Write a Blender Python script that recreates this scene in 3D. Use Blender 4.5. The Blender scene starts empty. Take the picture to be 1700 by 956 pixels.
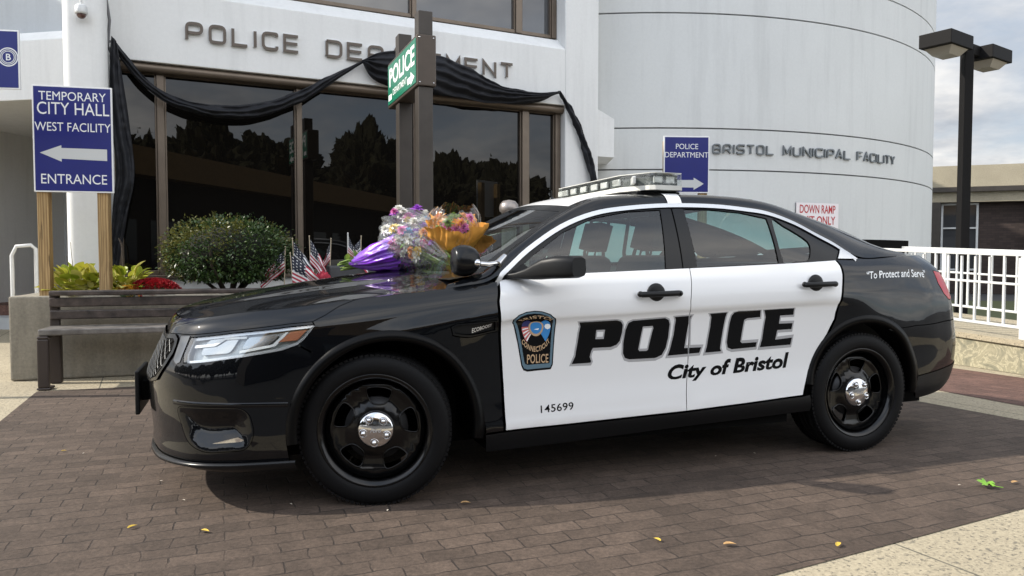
import bpy, bmesh, math, random
import numpy as np
from mathutils import Vector, Matrix, noise as mnoise
from mathutils.geometry import delaunay_2d_cdt
random.seed(7); rng = np.random.default_rng(7)
R = math.radians
scn = bpy.context.scene
col = scn.collection
# ------------------------------------------------------------------ camera
cam_d = bpy.data.cameras.new('camera'); cam_d.sensor_width = 36; cam_d.lens = 26.0
cam_d.clip_start = .05; cam_d.clip_end = 3000
cam = bpy.data.objects.new('camera', cam_d); col.objects.link(cam)
cam.location = (0, 0, 1.165); cam.rotation_euler = (R(90) - .041, 0, 0)
scn.camera = cam
# ------------------------------------------------------------------ light
LIGHT = Vector((1.358, .096, -1)).normalized()          # the way sunlight travels
SUN_EL = math.asin(-LIGHT.z); SUN_AZ = math.atan2(-LIGHT.x, -LIGHT.y)
sun_d = bpy.data.lights.new('sun', 'SUN'); sun_d.energy = 3.7; sun_d.angle = R(.9); sun_d.color = (1, .93, .82)
sun = bpy.data.objects.new('sun', sun_d); col.objects.link(sun)
sun.rotation_euler = LIGHT.to_track_quat('-Z', 'Y').to_euler()
world = bpy.data.worlds.new('World'); scn.world = world; world.use_nodes = True
scn.view_settings.view_transform = 'Standard'; scn.view_settings.look = 'None'
scn.view_settings.gamma = 1; scn.view_settings.exposure = .71; scn.view_settings.use_curve_mapping = False

class NT:
    """small node-tree writer"""
    def __init__(s, tree): s.t = tree; s.n = tree.nodes; s.l = tree.links
    def add(s, typ, **kw):
        n = s.n.new(typ)
        for k, v in kw.items():
            if k == 'i':
                for a, b in v.items():
                    if isinstance(b, bpy.types.NodeSocket): s.l.new(b, n.inputs[a])
                    else: n.inputs[a].default_value = b
            else: setattr(n, k, v)
        return n
    def math(s, op, a, b=0., c=None, clamp=False):
        n = s.n.new('ShaderNodeMath'); n.operation = op; n.use_clamp = clamp
        for k, x in enumerate([a, b] + ([c] if c is not None else [])):
            if isinstance(x, bpy.types.NodeSocket): s.l.new(x, n.inputs[k])
            else: n.inputs[k].default_value = x
        return n.outputs[0]
    def mix(s, f, a, b, mode='MIX'):
        n = s.n.new('ShaderNodeMix'); n.data_type = 'RGBA'; n.blend_type = mode
        for k, x in ((0, f), (6, a), (7, b)):
            if isinstance(x, bpy.types.NodeSocket): s.l.new(x, n.inputs[k])
            else: n.inputs[k].default_value = x if k == 0 else (*x, 1)[:4]
        return n.outputs[2]
    def ramp(s, f, stops):
        n = s.n.new('ShaderNodeValToRGB'); s.l.new(f, n.inputs[0]); e = n.color_ramp.elements
        while len(e) < len(stops): e.new(.5)
        for k, (p, c) in enumerate(stops):
            e[k].position = p; e[k].color = (*c, 1) if isinstance(c, tuple) else (c, c, c, 1)
        return n.outputs[0]
    def noise(s, vec, scale, detail=4, rough=.55, out=0, dist=0.):
        return s.add('ShaderNodeTexNoise', i={'Vector': vec, 'Scale': scale, 'Detail': detail, 'Roughness': rough, 'Distortion': dist}).outputs[out]

w = NT(world.node_tree); w.n.clear()
sky = w.add('ShaderNodeTexSky', sky_type='NISHITA', sun_disc=False, sun_elevation=SUN_EL, sun_rotation=SUN_AZ, air_density=1.0, dust_density=1.2, ozone_density=1.2)
tc = w.add('ShaderNodeTexCoord').outputs['Generated']
sx = w.add('ShaderNodeSeparateXYZ', i={0: tc})
zz = w.math('ADD', w.math('MAXIMUM', sx.outputs[2], 0.), .22)
cv = w.add('ShaderNodeCombineXYZ', i={0: w.math('DIVIDE', sx.outputs[0], zz), 1: w.math('DIVIDE', sx.outputs[1], zz), 2: .37}).outputs[0]
n1 = w.noise(cv, 1.1, 7, .58, 0, .3)
cover = w.ramp(n1, [(.43, 0.), (.63, 1.)])
n2 = w.noise(cv, 2.3, 5, .6)
ccol = w.ramp(n2, [(.34, (4.8, 5.0, 5.4)), (.60, (9.9, 9.6, 9.2))])
base = w.mix(.55, sky.outputs[0], (6.0, 6.7, 7.7))
skyc = w.mix(w.math('MULTIPLY', cover, .92), base, ccol)
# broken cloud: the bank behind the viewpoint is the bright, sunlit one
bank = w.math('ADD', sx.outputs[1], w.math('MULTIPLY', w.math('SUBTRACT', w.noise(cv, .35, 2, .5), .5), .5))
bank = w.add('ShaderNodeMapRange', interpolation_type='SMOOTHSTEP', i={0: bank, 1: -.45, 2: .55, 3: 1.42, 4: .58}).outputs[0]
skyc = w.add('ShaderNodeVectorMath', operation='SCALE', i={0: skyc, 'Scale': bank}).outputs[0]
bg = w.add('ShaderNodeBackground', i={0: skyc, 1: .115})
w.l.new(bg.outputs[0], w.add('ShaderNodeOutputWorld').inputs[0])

# ------------------------------------------------------------------ object helpers
def tag(o, label=None, cat=None, group=None, kind=None):
    if label: o['label'] = label
    if cat: o['category'] = cat
    if group: o['group'] = group
    if kind: o['kind'] = kind
    return o
def empty(name, loc=(0, 0, 0), rz=0., label=None, cat=None, group=None):
    o = bpy.data.objects.new(name, None); col.objects.link(o); o.location = loc; o.rotation_euler = (0, 0, rz)
    o.empty_display_size = .1
    return tag(o, label, cat, group)
def link(name, me, parent=None, loc=(0, 0, 0), rot=(0, 0, 0)):
    o = bpy.data.objects.new(name, me); col.objects.link(o); o.parent = parent; o.location = loc; o.rotation_euler = rot
    return o
def copy_tree(o, parent=None):
    c = o.copy(); col.objects.link(c); c.parent = parent
    for ch in o.children: copy_tree(ch, c)
    return c
def bevel(o, wd=.01, seg=2, ang=35):
    m = o.modifiers.new('bevel', 'BEVEL'); m.width = wd; m.segments = seg; m.limit_method = 'ANGLE'; m.angle_limit = R(ang)
    m.harden_normals = False
    return o
class MB:
    """collects shapes; build() links them as one mesh object"""
    def __init__(s): s.v = []; s.f = []; s.m = []; s.sm = []
    def add(s, V, F, mi=0, smooth=False):
        b = len(s.v); s.v += [tuple(map(float, p)) for p in V]
        for f in F: s.f.append([b + int(i) for i in f]); s.m.append(mi); s.sm.append(smooth)
        return s
    def box(s, a, b, mi=0, M=None):
        (x0, y0, z0), (x1, y1, z1) = a, b
        V = [Vector(p) for p in ((x0, y0, z0), (x1, y0, z0), (x1, y1, z0), (x0, y1, z0), (x0, y0, z1), (x1, y0, z1), (x1, y1, z1), (x0, y1, z1))]
        if M is not None: V = [M @ p for p in V]
        return s.add(V, [(0, 3, 2, 1), (4, 5, 6, 7), (0, 1, 5, 4), (1, 2, 6, 5), (2, 3, 7, 6), (3, 0, 4, 7)], mi)
    def prism(s, poly, z0, z1, mi=0, M=None, smooth=False):
        n = len(poly)
        if sum(poly[i][0] * poly[(i + 1) % n][1] - poly[(i + 1) % n][0] * poly[i][1] for i in range(n)) < 0: poly = poly[::-1]
        V = [Vector((x, y, z0)) for x, y in poly] + [Vector((x, y, z1)) for x, y in poly]
        if M is not None: V = [M @ p for p in V]
        s.add(V, [list(range(n))[::-1], list(range(n, 2 * n))], mi)
        return s.add(V, [(i, (i + 1) % n, n + (i + 1) % n, n + i) for i in range(n)], mi, smooth)
    def tube(s, path, r, n=8, mi=0, cap=True, flat=(1, 1)):
        P = [Vector(p) for p in path]; rr = r if isinstance(r, (list, tuple)) else [r] * len(P)
        V = []; up = Vector((0, 0, 1)); prev = None
        for i, p in enumerate(P):
            t = (P[min(i + 1, len(P) - 1)] - P[max(i - 1, 0)]).normalized()
            if prev is None:
                a = t.cross(up)
                if a.length < 1e-3: a = t.cross(Vector((0, 1, 0)))
                a.normalize()
            else: a = (prev - t * prev.dot(t)).normalized()
            prev = a; b = t.cross(a)
            for k in range(n):
                q = 2 * math.pi * k / n; V.append(p + (a * math.cos(q) * flat[0] + b * math.sin(q) * flat[1]) * rr[i])
        F = [(i * n + k, i * n + (k + 1) % n, (i + 1) * n + (k + 1) % n, (i + 1) * n + k) for i in range(len(P) - 1) for k in range(n)]
        s.add(V, F, mi, True)
        if cap: s.add(V[:n], [list(range(n))[::-1]], mi); s.add(V[-n:], [list(range(n))], mi)
        return s
    def lathe(s, prof, n=32, mi=0, M=None, smooth=True):
        """prof (r, h) round +Z of M"""
        V = []; m = len(prof)
        for k in range(n):
            q = 2 * math.pi * k / n
            for r, h in prof:
                p = Vector((r * math.cos(q), r * math.sin(q), h)); V.append(M @ p if M is not None else p)
        F = [(k * m + i, ((k + 1) % n) * m + i, ((k + 1) % n) * m + i + 1, k * m + i + 1) for k in range(n) for i in range(m - 1)]
        return s.add(V, F, mi, smooth)
    def ball(s, c, r, n=16, mi=0, sq=1.):
        c = Vector(c); r = Vector(r) if not isinstance(r, (int, float)) else Vector((r, r, r)); V = []; m = n // 2
        g = lambda t: math.copysign(abs(t) ** sq, t)
        for i in range(m + 1):
            a = -math.pi / 2 + math.pi * i / m
            for k in range(n):
                b = 2 * math.pi * k / n
                V.append(c + Vector((g(math.cos(a)) * g(math.cos(b)) * r.x, g(math.cos(a)) * g(math.sin(b)) * r.y, g(math.sin(a)) * r.z)))
        F = [(i * n + k, i * n + (k + 1) % n, (i + 1) * n + (k + 1) % n, (i + 1) * n + k) for i in range(m) for k in range(n)]
        return s.add(V, F, mi, True)
    def grid(s, P, mi=0, smooth=True, closed=False):
        """P[i][j] points"""
        m = len(P); n = len(P[0]); V = [p for row in P for p in row]
        F = [(i * n + j, i * n + (j + 1) % n, (i + 1) * n + (j + 1) % n, (i + 1) * n + j) for i in range(m - 1) for j in range(n if closed else n - 1)]
        return s.add(V, F, mi, smooth)
    def mesh(s, name, mats):
        me = bpy.data.meshes.new(name); me.from_pydata(s.v, [], s.f)
        for m in (mats if isinstance(mats, (list, tuple)) else [mats]): me.materials.append(m)
        me.polygons.foreach_set('material_index', s.m); me.polygons.foreach_set('use_smooth', s.sm)
        me.update(); return me
    def build(s, name, mats, parent=None, loc=(0, 0, 0), rot=(0, 0, 0)):
        return link(name, s.mesh(name, mats), parent, loc, rot)

# ------------------------------------------------------------------ materials
def mat(name, base=(.5, .5, .5), rough=.5, metal=0., coat=0., coat_r=.03, spec=.5, var=0., vscale=6., bump=0., bscale=60., emit=None, trans=0., ior=1.5):
    m = bpy.data.materials.new(name); m.use_nodes = True; t = NT(m.node_tree); p = t.n['Principled BSDF']
    p.inputs['Base Color'].default_value = (*base, 1); p.inputs['Roughness'].default_value = rough; p.inputs['Metallic'].default_value = metal
    p.inputs['Coat Weight'].default_value = coat; p.inputs['Coat Roughness'].default_value = coat_r
    p.inputs['Specular IOR Level'].default_value = spec; p.inputs['Transmission Weight'].default_value = trans; p.inputs['IOR'].default_value = ior
    co = t.add('ShaderNodeTexCoord').outputs['Object']
    if var:
        f = t.noise(co, vscale, 6, .65)
        lo = tuple(c * (1 - var) for c in base); hi = tuple(min(1, c * (1 + var)) for c in base)
        t.l.new(t.ramp(f, [(.3, lo), (.7, hi)]), p.inputs['Base Color'])
    if bump:
        b = t.add('ShaderNodeBump', i={'Strength': bump, 'Distance': .01, 'Height': t.noise(co, bscale, 5, .6)})
        t.l.new(b.outputs[0], p.inputs['Normal'])
    if emit: p.inputs['Emission Color'].default_value = (*emit[:3], 1); p.inputs['Emission Strength'].default_value = emit[3]
    return m
def clear_mat(name, tint=(.8, .9, .88), refl=1.0, rough=.0, base_refl=.05, white=0., bump=0., bscale=20.):
    """thin clear sheet: tinted see-through plus a mirror film growing towards grazing angles"""
    m = bpy.data.materials.new(name); m.use_nodes = True; t = NT(m.node_tree); t.n.clear()
    a = t.add('ShaderNodeBsdfTransparent', i={0: (*tint, 1)}); g = t.add('ShaderNodeBsdfGlossy', i={'Color': (1, 1, 1, 1), 'Roughness': rough})
    if bump:
        co = t.add('ShaderNodeTexCoord').outputs['Object']
        b = t.add('ShaderNodeBump', i={'Strength': bump, 'Distance': .02, 'Height': t.noise(co, bscale, 3, .5)}); t.l.new(b.outputs[0], g.inputs['Normal'])
    lw = t.add('ShaderNodeLayerWeight', i={0: .5}); f = t.math('ADD', t.math('MULTIPLY', t.math('POWER', lw.outputs['Facing'], 4.), refl), base_refl, clamp=True)
    if bump: t.l.new(b.outputs[0], lw.inputs['Normal'])
    mx = t.add('ShaderNodeMixShader', i={0: f, 1: a.outputs[0], 2: g.outputs[0]}); out = mx.outputs[0]
    if white:
        d = t.add('ShaderNodeBsdfDiffuse', i={0: (.8, .82, .82, 1)}); out = t.add('ShaderNodeMixShader', i={0: white, 1: out, 2: d.outputs[0]}).outputs[0]
    t.l.new(out, t.add('ShaderNodeOutputMaterial').inputs[0]); return m
M = {}
M['black_paint'] = mat('black_paint', (.0014, .0018, .0028), .35, 0, .85, .010, .04)
M['white_paint'] = mat('white_paint', (.775, .78, .785), .35, 0, .6, .05)
M['black_plastic'] = mat('black_plastic', (.007, .0075, .0085), .42, spec=.25, bump=.05, bscale=300)
M['satin_black'] = mat('satin_black', (.006, .0065, .0075), .25, spec=.3)
M['dark'] = mat('dark_cavity', (.004, .004, .004), .9, spec=.1)
M['rubber'] = mat('tyre_rubber', (.0055, .0055, .006), .6, spec=.14, bump=.1, bscale=90)
M['wheel_black'] = mat('gloss_black_wheel', (.002, .002, .0023), .25, 0, .4, .1, .2)
M['chrome'] = mat('chrome', (.72, .72, .73), .09, 1.)
M['silver'] = mat('bright_trim', (.72, .735, .75), .28, .55)
M['seat'] = mat('seat_cloth', (.03, .032, .034), .9, bump=.1, bscale=200)
M['carpet'] = mat('dark_trim', (.02, .021, .022), .85)
M['glass'] = clear_mat('tinted_glass', (.52, .73, .71), .9, 0, .065)
M['windshield'] = clear_mat('windshield_glass', (.72, .82, .80), .9, 0, .10)
M['lens'] = clear_mat('clear_lens', (.93, .95, .95), .8, .02, .13)
M['reflector'] = mat('reflector', (.50, .495, .48), .18, 1.)
M['lamp_grey'] = mat('lamp_housing_grey', (.56, .60, .61), .3, .2)
M['amber'] = mat('amber_lens', (.42, .15, .07), .35, 0, .3)
M['red_lens'] = mat('red_lens', (.50, .008, .016), .2, 0, .25, .05)
M['white_letter'] = mat('white_lettering', (.85, .87, .87), .5)
M['black_letter'] = mat('black_vinyl', (.0025, .0025, .003), .16, 0, .2, .1, .2)
M['grey_letter'] = mat('grey_vinyl', (.36, .36, .37), .4)
# ------------------------------------------------------------------ smooth surfaces and panels cut from them
def bess(t, P):
    n = len(t); h = np.diff(t); d = np.diff(P, axis=0) / h.reshape(-1, *([1] * (P.ndim - 1))); m = np.zeros_like(P)
    for i in range(1, n - 1): m[i] = (h[i] * d[i - 1] + h[i - 1] * d[i]) / (h[i - 1] + h[i])
    m[0] = 1.5 * d[0] - .5 * m[1]; m[-1] = 1.5 * d[-1] - .5 * m[-2]
    return m
def herm(t, P, m, q):
    q = np.asarray(q, float); i = np.clip(np.searchsorted(t, q, side='right') - 1, 0, len(t) - 2)
    e = (1,) * (P.ndim - 1); h = t[i + 1] - t[i]; s = ((q - t[i]) / h).reshape(-1, *e); h = h.reshape(-1, *e)
    return (2*s**3 - 3*s*s + 1) * P[i] + (s**3 - 2*s*s + s) * h * m[i] + (-2*s**3 + 3*s*s) * P[i + 1] + (s**3 - s*s) * h * m[i + 1]
class Surf:
    def __init__(S, G):
        S.G = np.array(G, float)
        S.tu = np.r_[0, np.cumsum(np.linalg.norm(np.diff(S.G, axis=0), axis=2).mean(1))]
        S.tv = np.r_[0, np.cumsum(np.linalg.norm(np.diff(S.G, axis=1), axis=2).mean(0))]
        S.mu = bess(S.tu, S.G)
    def __call__(S, u, v):
        u = np.clip(np.asarray(u, float).ravel(), S.tu[0], S.tu[-1]); v = np.clip(np.asarray(v, float).ravel(), S.tv[0], S.tv[-1])
        Q = np.transpose(herm(S.tu, S.G, S.mu, u), (1, 0, 2)); m = bess(S.tv, Q); k = np.arange(len(u))
        j = np.clip(np.searchsorted(S.tv, v, side='right') - 1, 0, len(S.tv) - 2)
        h = S.tv[j + 1] - S.tv[j]; s = ((v - S.tv[j]) / h)[:, None]; h = h[:, None]
        return (2*s**3 - 3*s*s + 1) * Q[j, k] + (s**3 - 2*s*s + s) * h * m[j, k] + (-2*s**3 + 3*s*s) * Q[j + 1, k] + (s**3 - s*s) * h * m[j + 1, k]
    def fn(S, sign=1., flip=1.):
        e = 2e-3
        def f(p):
            u = np.clip(p[:, 0], S.tu[0] + e, S.tu[-1] - e); v = np.clip(p[:, 1], S.tv[0] + e, S.tv[-1] - e)
            n = np.cross(S(u + e, v) - S(u - e, v), S(u, v + e) - S(u, v - e)) * flip
            n /= np.maximum(np.linalg.norm(n, axis=1, keepdims=True), 1e-12)
            m = np.array([1, sign, 1]); return S(p[:, 0], p[:, 1]) * m, n * m
        return f
def mirror(f):
    m = np.array([1, -1, 1])
    def g(p):
        a, b = f(p); return a * m, b * m
    return g
def inpoly(P, poly):
    x, y = P[:, 0], P[:, 1]; r = np.zeros(len(P), bool); n = len(poly)
    for i in range(n):
        x0, y0 = poly[i]; x1, y1 = poly[(i + 1) % n]
        if y0 == y1: continue
        c = (y0 > y) != (y1 > y); r ^= c & (x < (x1 - x0) * (y - y0) / (y1 - y0) + x0)
    return r
def area(poly):
    p = np.array(poly); q = np.roll(p, -1, 0); return .5 * (p[:, 0] * q[:, 1] - q[:, 0] * p[:, 1]).sum()
def offset(poly, g):
    """positive g grows the outline"""
    p = np.array(poly, float)
    if area(p) < 0: p = p[::-1]
    a = p - np.roll(p, 1, 0); b = np.roll(p, -1, 0) - p
    na = np.c_[a[:, 1], -a[:, 0]] / np.maximum(np.linalg.norm(a, axis=1), 1e-9)[:, None]; nb = np.c_[b[:, 1], -b[:, 0]] / np.maximum(np.linalg.norm(b, axis=1), 1e-9)[:, None]
    m = na + nb; d = 1 + (na * nb).sum(1); return p + g * m / np.maximum(d, .45)[:, None]
def dense(poly, sp):
    o = []; n = len(poly)
    for i in range(n):
        a = np.array(poly[i], float); b = np.array(poly[(i + 1) % n], float); k = max(1, int(math.ceil(np.linalg.norm(b - a) / sp)))
        o += [a + (b - a) * j / k for j in range(k)]
    return np.array(o)
def smooth_poly(pts, closed=True, n=6):
    """rounded outline through the points (Catmull-Rom)"""
    P = np.array(pts, float); N = len(P); o = []
    for i in range(N if closed else N - 1):
        p0, p1, p2, p3 = (P[(i - 1) % N], P[i], P[(i + 1) % N], P[(i + 2) % N]) if closed else (P[max(i - 1, 0)], P[i], P[i + 1], P[min(i + 2, N - 1)])
        for k in range(n):
            t = k / n; o.append(.5 * (2*p1 + (p2 - p0)*t + (2*p0 - 5*p1 + 4*p2 - p3)*t*t + (3*p1 - p0 - 3*p2 + p3)*t**3))
    if not closed: o.append(P[-1])
    return [tuple(q) for q in o]
def rounded(poly, r, n=4):
    o = []; N = len(poly)
    for i in range(N):
        p = np.array(poly[i], float); a = np.array(poly[i - 1], float) - p; b = np.array(poly[(i + 1) % N], float) - p
        la, lb = np.linalg.norm(a), np.linalg.norm(b); q = min(r, .45 * la, .45 * lb); a = p + a / la * q; b = p + b / lb * q
        for k in range(n + 1):
            t = k / n; o.append(tuple((1 - t)**2 * a + 2*t*(1 - t) * p + t*t * b))
    return o
class Panels:
    """sheet-metal pieces cut from a smooth surface, each with a returned edge"""
    def __init__(s): s.V = []; s.N = []; s.F = []; s.M = []
    def cut(s, fn, poly, holes=(), sp=.035, thick=.014, gap=.002, lift=0., mi=0):
        poly = offset(poly, -gap); rings = [dense(poly, sp)] + [dense(offset(h, gap), sp) for h in holes]
        pts = np.vstack(rings); edges = []; b = 0
        for r in rings: edges += [(b + i, b + (i + 1) % len(r)) for i in range(len(r))]; b += len(r)
        lo, hi = rings[0].min(0), rings[0].max(0)
        gx, gy = np.meshgrid(np.arange(lo[0] + sp * .5, hi[0], sp), np.arange(lo[1] + sp * .5, hi[1], sp)); g = np.c_[gx.ravel(), gy.ravel()]
        if len(g):
            k = inpoly(g, rings[0])
            for h in rings[1:]: k &= ~inpoly(g, h)
            g = g[k]
        if len(g):
            B = np.vstack([dense(r, sp * .5) for r in rings]); d = np.full(len(g), 9.)
            for i in range(0, len(B), 200): d = np.minimum(d, np.sqrt(((g[:, None] - B[None, i:i + 200])**2).sum(2)).min(1))
            g = g[d > .45 * sp]
        allp = np.vstack([pts, g]) if len(g) else pts
        vo, _, fo, *_r = delaunay_2d_cdt([Vector(p) for p in allp], edges, [], 0, 1e-6)
        Q = np.array([[p.x, p.y] for p in vo]); T = np.array([list(f) for f in fo if len(f) == 3]); c = Q[T].mean(1)
        k = inpoly(c, rings[0])
        for h in rings[1:]: k &= ~inpoly(c, h)
        T = T[k]; P, N = fn(Q); P = P + N * lift
        fnm = np.cross(P[T[:, 1]] - P[T[:, 0]], P[T[:, 2]] - P[T[:, 0]]); fl = (fnm * N[T].mean(1)).sum(1) < 0; T[fl] = T[fl][:, ::-1]
        b = len(s.V); s.V += list(P); s.N += list(N); s.F += [tuple(b + i for i in t) for t in T]; s.M += [mi] * len(T)
        if thick:
            for r in rings:
                A, An = fn(r); A = A + An * lift; tg = np.roll(A, -1, 0) - np.roll(A, 1, 0); en = np.cross(tg, An); en /= np.maximum(np.linalg.norm(en, axis=1, keepdims=True), 1e-9)
                if area(r) < 0: en = -en
                n = len(r); b = len(s.V); s.V += list(A) + list(A - An * thick); s.N += list(en) * 2
                s.F += [(b + i, b + (i + 1) % n, b + n + (i + 1) % n, b + n + i) for i in range(n)]; s.M += [mi] * n
        return s
    def build(s, name, mats, parent=None):
        me = bpy.data.meshes.new(name); me.from_pydata([tuple(map(float, p)) for p in s.V], [], s.F)
        for m in (mats if isinstance(mats, (list, tuple)) else [mats]): me.materials.append(m)
        me.polygons.foreach_set('material_index', s.M); me.polygons.foreach_set('use_smooth', [True] * len(s.F)); me.update()
        me.normals_split_custom_set_from_vertices([tuple(map(float, n)) for n in s.N])
        return link(name, me, parent)
def cut1(name, m, parent, fn, poly, **kw): return Panels().cut(fn, poly, **kw).build(name, m, parent)

# ------------------------------------------------------------------ lettering
def text_tris(body, size=1., bold=0., shear=0., space=1., align='LEFT', width=None):
    """flat 2-D triangles of a line of text, baseline at 0"""
    cu = bpy.data.curves.new('lettering', 'FONT'); cu.body = body; cu.size = size; cu.offset = bold; cu.shear = shear; cu.space_character = space
    cu.align_x = align; cu.resolution_u = 4
    o = bpy.data.objects.new('lettering', cu); col.objects.link(o)
    me = o.to_mesh(); bm = bmesh.new(); bm.from_mesh(me); bmesh.ops.triangulate(bm, faces=bm.faces)
    V = np.array([[v.co.x, v.co.y] for v in bm.verts]); F = [[v.index for v in f.verts] for f in bm.faces]; bm.free(); o.to_mesh_clear()
    bpy.data.objects.remove(o); bpy.data.curves.remove(cu)
    if width: V[:, 0] *= width / max(V[:, 0].max() - V[:, 0].min(), 1e-6)
    return V, F
def letters_on(name, m, parent, V, F, fn, lift=.0015, extrude=0.):
    P, N = fn(V); P = P + N * lift; mb = MB(); up = []
    for f in F:
        a, b, c = (P[i] for i in f[:3]); up.append(f if np.dot(np.cross(b - a, c - a), N[f[0]]) > 0 else f[::-1])
    mb.add(P, up)
    if extrude:
        E = {}
        for f in up:
            for i in range(len(f)):
                e = (f[i], f[(i + 1) % len(f)]); E[e] = 1
        rim = [e for e in E if (e[1], e[0]) not in E]; n = len(P)
        mb.add(np.vstack([P, P - N * extrude]), [(b, a, a + n, b + n) for a, b in rim])
    return mb.build(name, m, parent)
def plane_fn(o, ax, ay):
    o, ax, ay = (np.array(q, float) for q in (o, ax, ay)); ax /= np.linalg.norm(ax); ay /= np.linalg.norm(ay); n = np.cross(ax, ay)
    return lambda p: (o + p[:, :1] * ax + p[:, 1:2] * ay, np.repeat(n[None], len(p), 0))
def lower_stations():
    st=[]
    A=st.append
    #            bottom               lip                 flare              lowmid              under              crease             upper              shoulder           edge
    A([(-.93,0,.185),(-1.03,0,.225),(-1.04,0,.30),(-1.055,0,.47),(-1.05,0,.60),(-1.025,0,.66),(-.98,0,.76),(-.955,0,.835),(-.925,0,.866)])
    A([(-.91,-.30,.185),(-1.0,-.31,.225),(-1.005,-.31,.30),(-1.02,-.31,.47),(-1.015,-.30,.60),(-.99,-.30,.66),(-.95,-.30,.76),(-.925,-.30,.835),(-.89,-.29,.87)])
    A([(-.85,-.52,.19),(-.93,-.55,.23),(-.93,-.55,.31),(-.945,-.545,.47),(-.96,-.53,.60),(-.95,-.53,.66),(-.915,-.52,.76),(-.885,-.515,.84),(-.845,-.49,.872)])
    A([(-.75,-.70,.19),(-.81,-.73,.235),(-.81,-.73,.32),(-.835,-.715,.47),(-.86,-.69,.60),(-.855,-.685,.66),(-.82,-.675,.76),(-.78,-.67,.85),(-.74,-.635,.885)])
    A([(-.60,-.81,.19),(-.64,-.835,.24),(-.64,-.835,.33),(-.66,-.82,.47),(-.68,-.805,.60),(-.675,-.80,.67),(-.64,-.79,.78),(-.61,-.77,.865),(-.58,-.72,.91)])
    A([(-.42,-.865,.19),(-.44,-.89,.245),(-.44,-.89,.33),(-.45,-.88,.47),(-.46,-.875,.60),(-.46,-.87,.68),(-.44,-.865,.79),(-.42,-.84,.88),(-.40,-.79,.928)])
    A([(-.22,-.895,.19),(-.22,-.92,.25),(-.22,-.92,.33),(-.22,-.92,.47),(-.22,-.92,.60),(-.22,-.918,.70),(-.22,-.905,.81),(-.22,-.88,.898),(-.22,-.825,.950)])
    A([(.0,-.905,.19),(.0,-.935,.26),(.0,-.937,.34),(.0,-.94,.48),(.0,-.943,.62),(.0,-.942,.74),(.0,-.928,.84),(.0,-.903,.925),(.0,-.845,.977)])
    A([(.35,-.905,.20),(.35,-.945,.285),(.35,-.945,.36),(.35,-.938,.50),(.35,-.943,.70),(.35,-.953,.82),(.35,-.94,.90),(.35,-.92,.965),(.35,-.868,1.012)])
    A([(.62,-.91,.20),(.62,-.952,.305),(.62,-.948,.375),(.62,-.937,.52),(.62,-.943,.825),(.62,-.956,.862),(.62,-.948,.93),(.62,-.925,1.0),(.62,-.868,1.05)])
    def door(x,dz,ztop,yt=0):
        A([(x,-.91,.20+dz*.9),(x,-.955,.308+dz*.4),(x,-.951,.385+dz*.6),(x,-.937,.53+dz*.5),(x,-.945,.828+dz),(x,-.958,.865+dz),(x,-.952,.95+dz),(x,-.928,1.035+dz*.7),(x,-.895+yt,ztop)])
    door(.95,.005,1.078); door(1.30,.015,1.092); door(1.68,.028,1.105); door(2.05,.037,1.118); door(2.40,.048,1.132)
    A([(2.72,-.905,.255),(2.72,-.955,.325),(2.72,-.953,.42),(2.72,-.938,.56),(2.72,-.950,.875),(2.72,-.960,.918),(2.72,-.952,.99),(2.72,-.925,1.085),(2.72,-.875,1.147)])
    A([(3.0,-.895,.265),(3.0,-.94,.33),(3.0,-.942,.43),(3.0,-.938,.58),(3.0,-.953,.82),(3.0,-.947,.90),(3.0,-.930,1.0),(3.0,-.893,1.10),(3.0,-.825,1.162)])
    A([(3.3,-.88,.275),(3.3,-.915,.34),(3.3,-.92,.44),(3.3,-.92,.59),(3.3,-.930,.76),(3.3,-.920,.87),(3.3,-.899,1.0),(3.3,-.860,1.11),(3.3,-.785,1.172)])
    A([(3.56,-.84,.29),(3.57,-.87,.35),(3.58,-.88,.44),(3.58,-.885,.59),(3.575,-.888,.74),(3.57,-.882,.86),(3.56,-.858,.99),(3.53,-.815,1.105),(3.50,-.735,1.178)])
    A([(3.75,-.765,.31),(3.77,-.795,.365),(3.79,-.81,.45),(3.80,-.82,.59),(3.79,-.815,.74),(3.775,-.81,.86),(3.745,-.79,.98),(3.70,-.745,1.10),(3.66,-.65,1.18)])
    A([(3.86,-.64,.32),(3.90,-.665,.38),(3.925,-.68,.46),(3.935,-.685,.59),(3.915,-.67,.74),(3.89,-.66,.86),(3.845,-.65,.98),(3.80,-.62,1.105),(3.745,-.54,1.182)])
    A([(3.94,-.36,.33),(3.985,-.37,.39),(4.01,-.375,.47),(4.02,-.375,.59),(3.995,-.37,.74),(3.965,-.36,.86),(3.92,-.35,.98),(3.875,-.34,1.11),(3.81,-.31,1.184)])
    A([(3.97,0,.33),(4.015,0,.39),(4.04,0,.47),(4.05,0,.59),(4.025,0,.74),(3.995,0,.86),(3.95,0,.98),(3.90,0,1.115),(3.835,0,1.185)])
    return st
M['smoked'] = mat('smoked_bright', (.085, .088, .09), .32, .7); M['arch_black'] = mat('arch_black', (.002, .002, .0023), .3, spec=.14); M['reflector_dark'] = mat('smoked_chrome', (.16, .165, .17), .12, .9); M['brake'] = mat('brake_disc', (.05, .05, .052), .4, .7)
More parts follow.
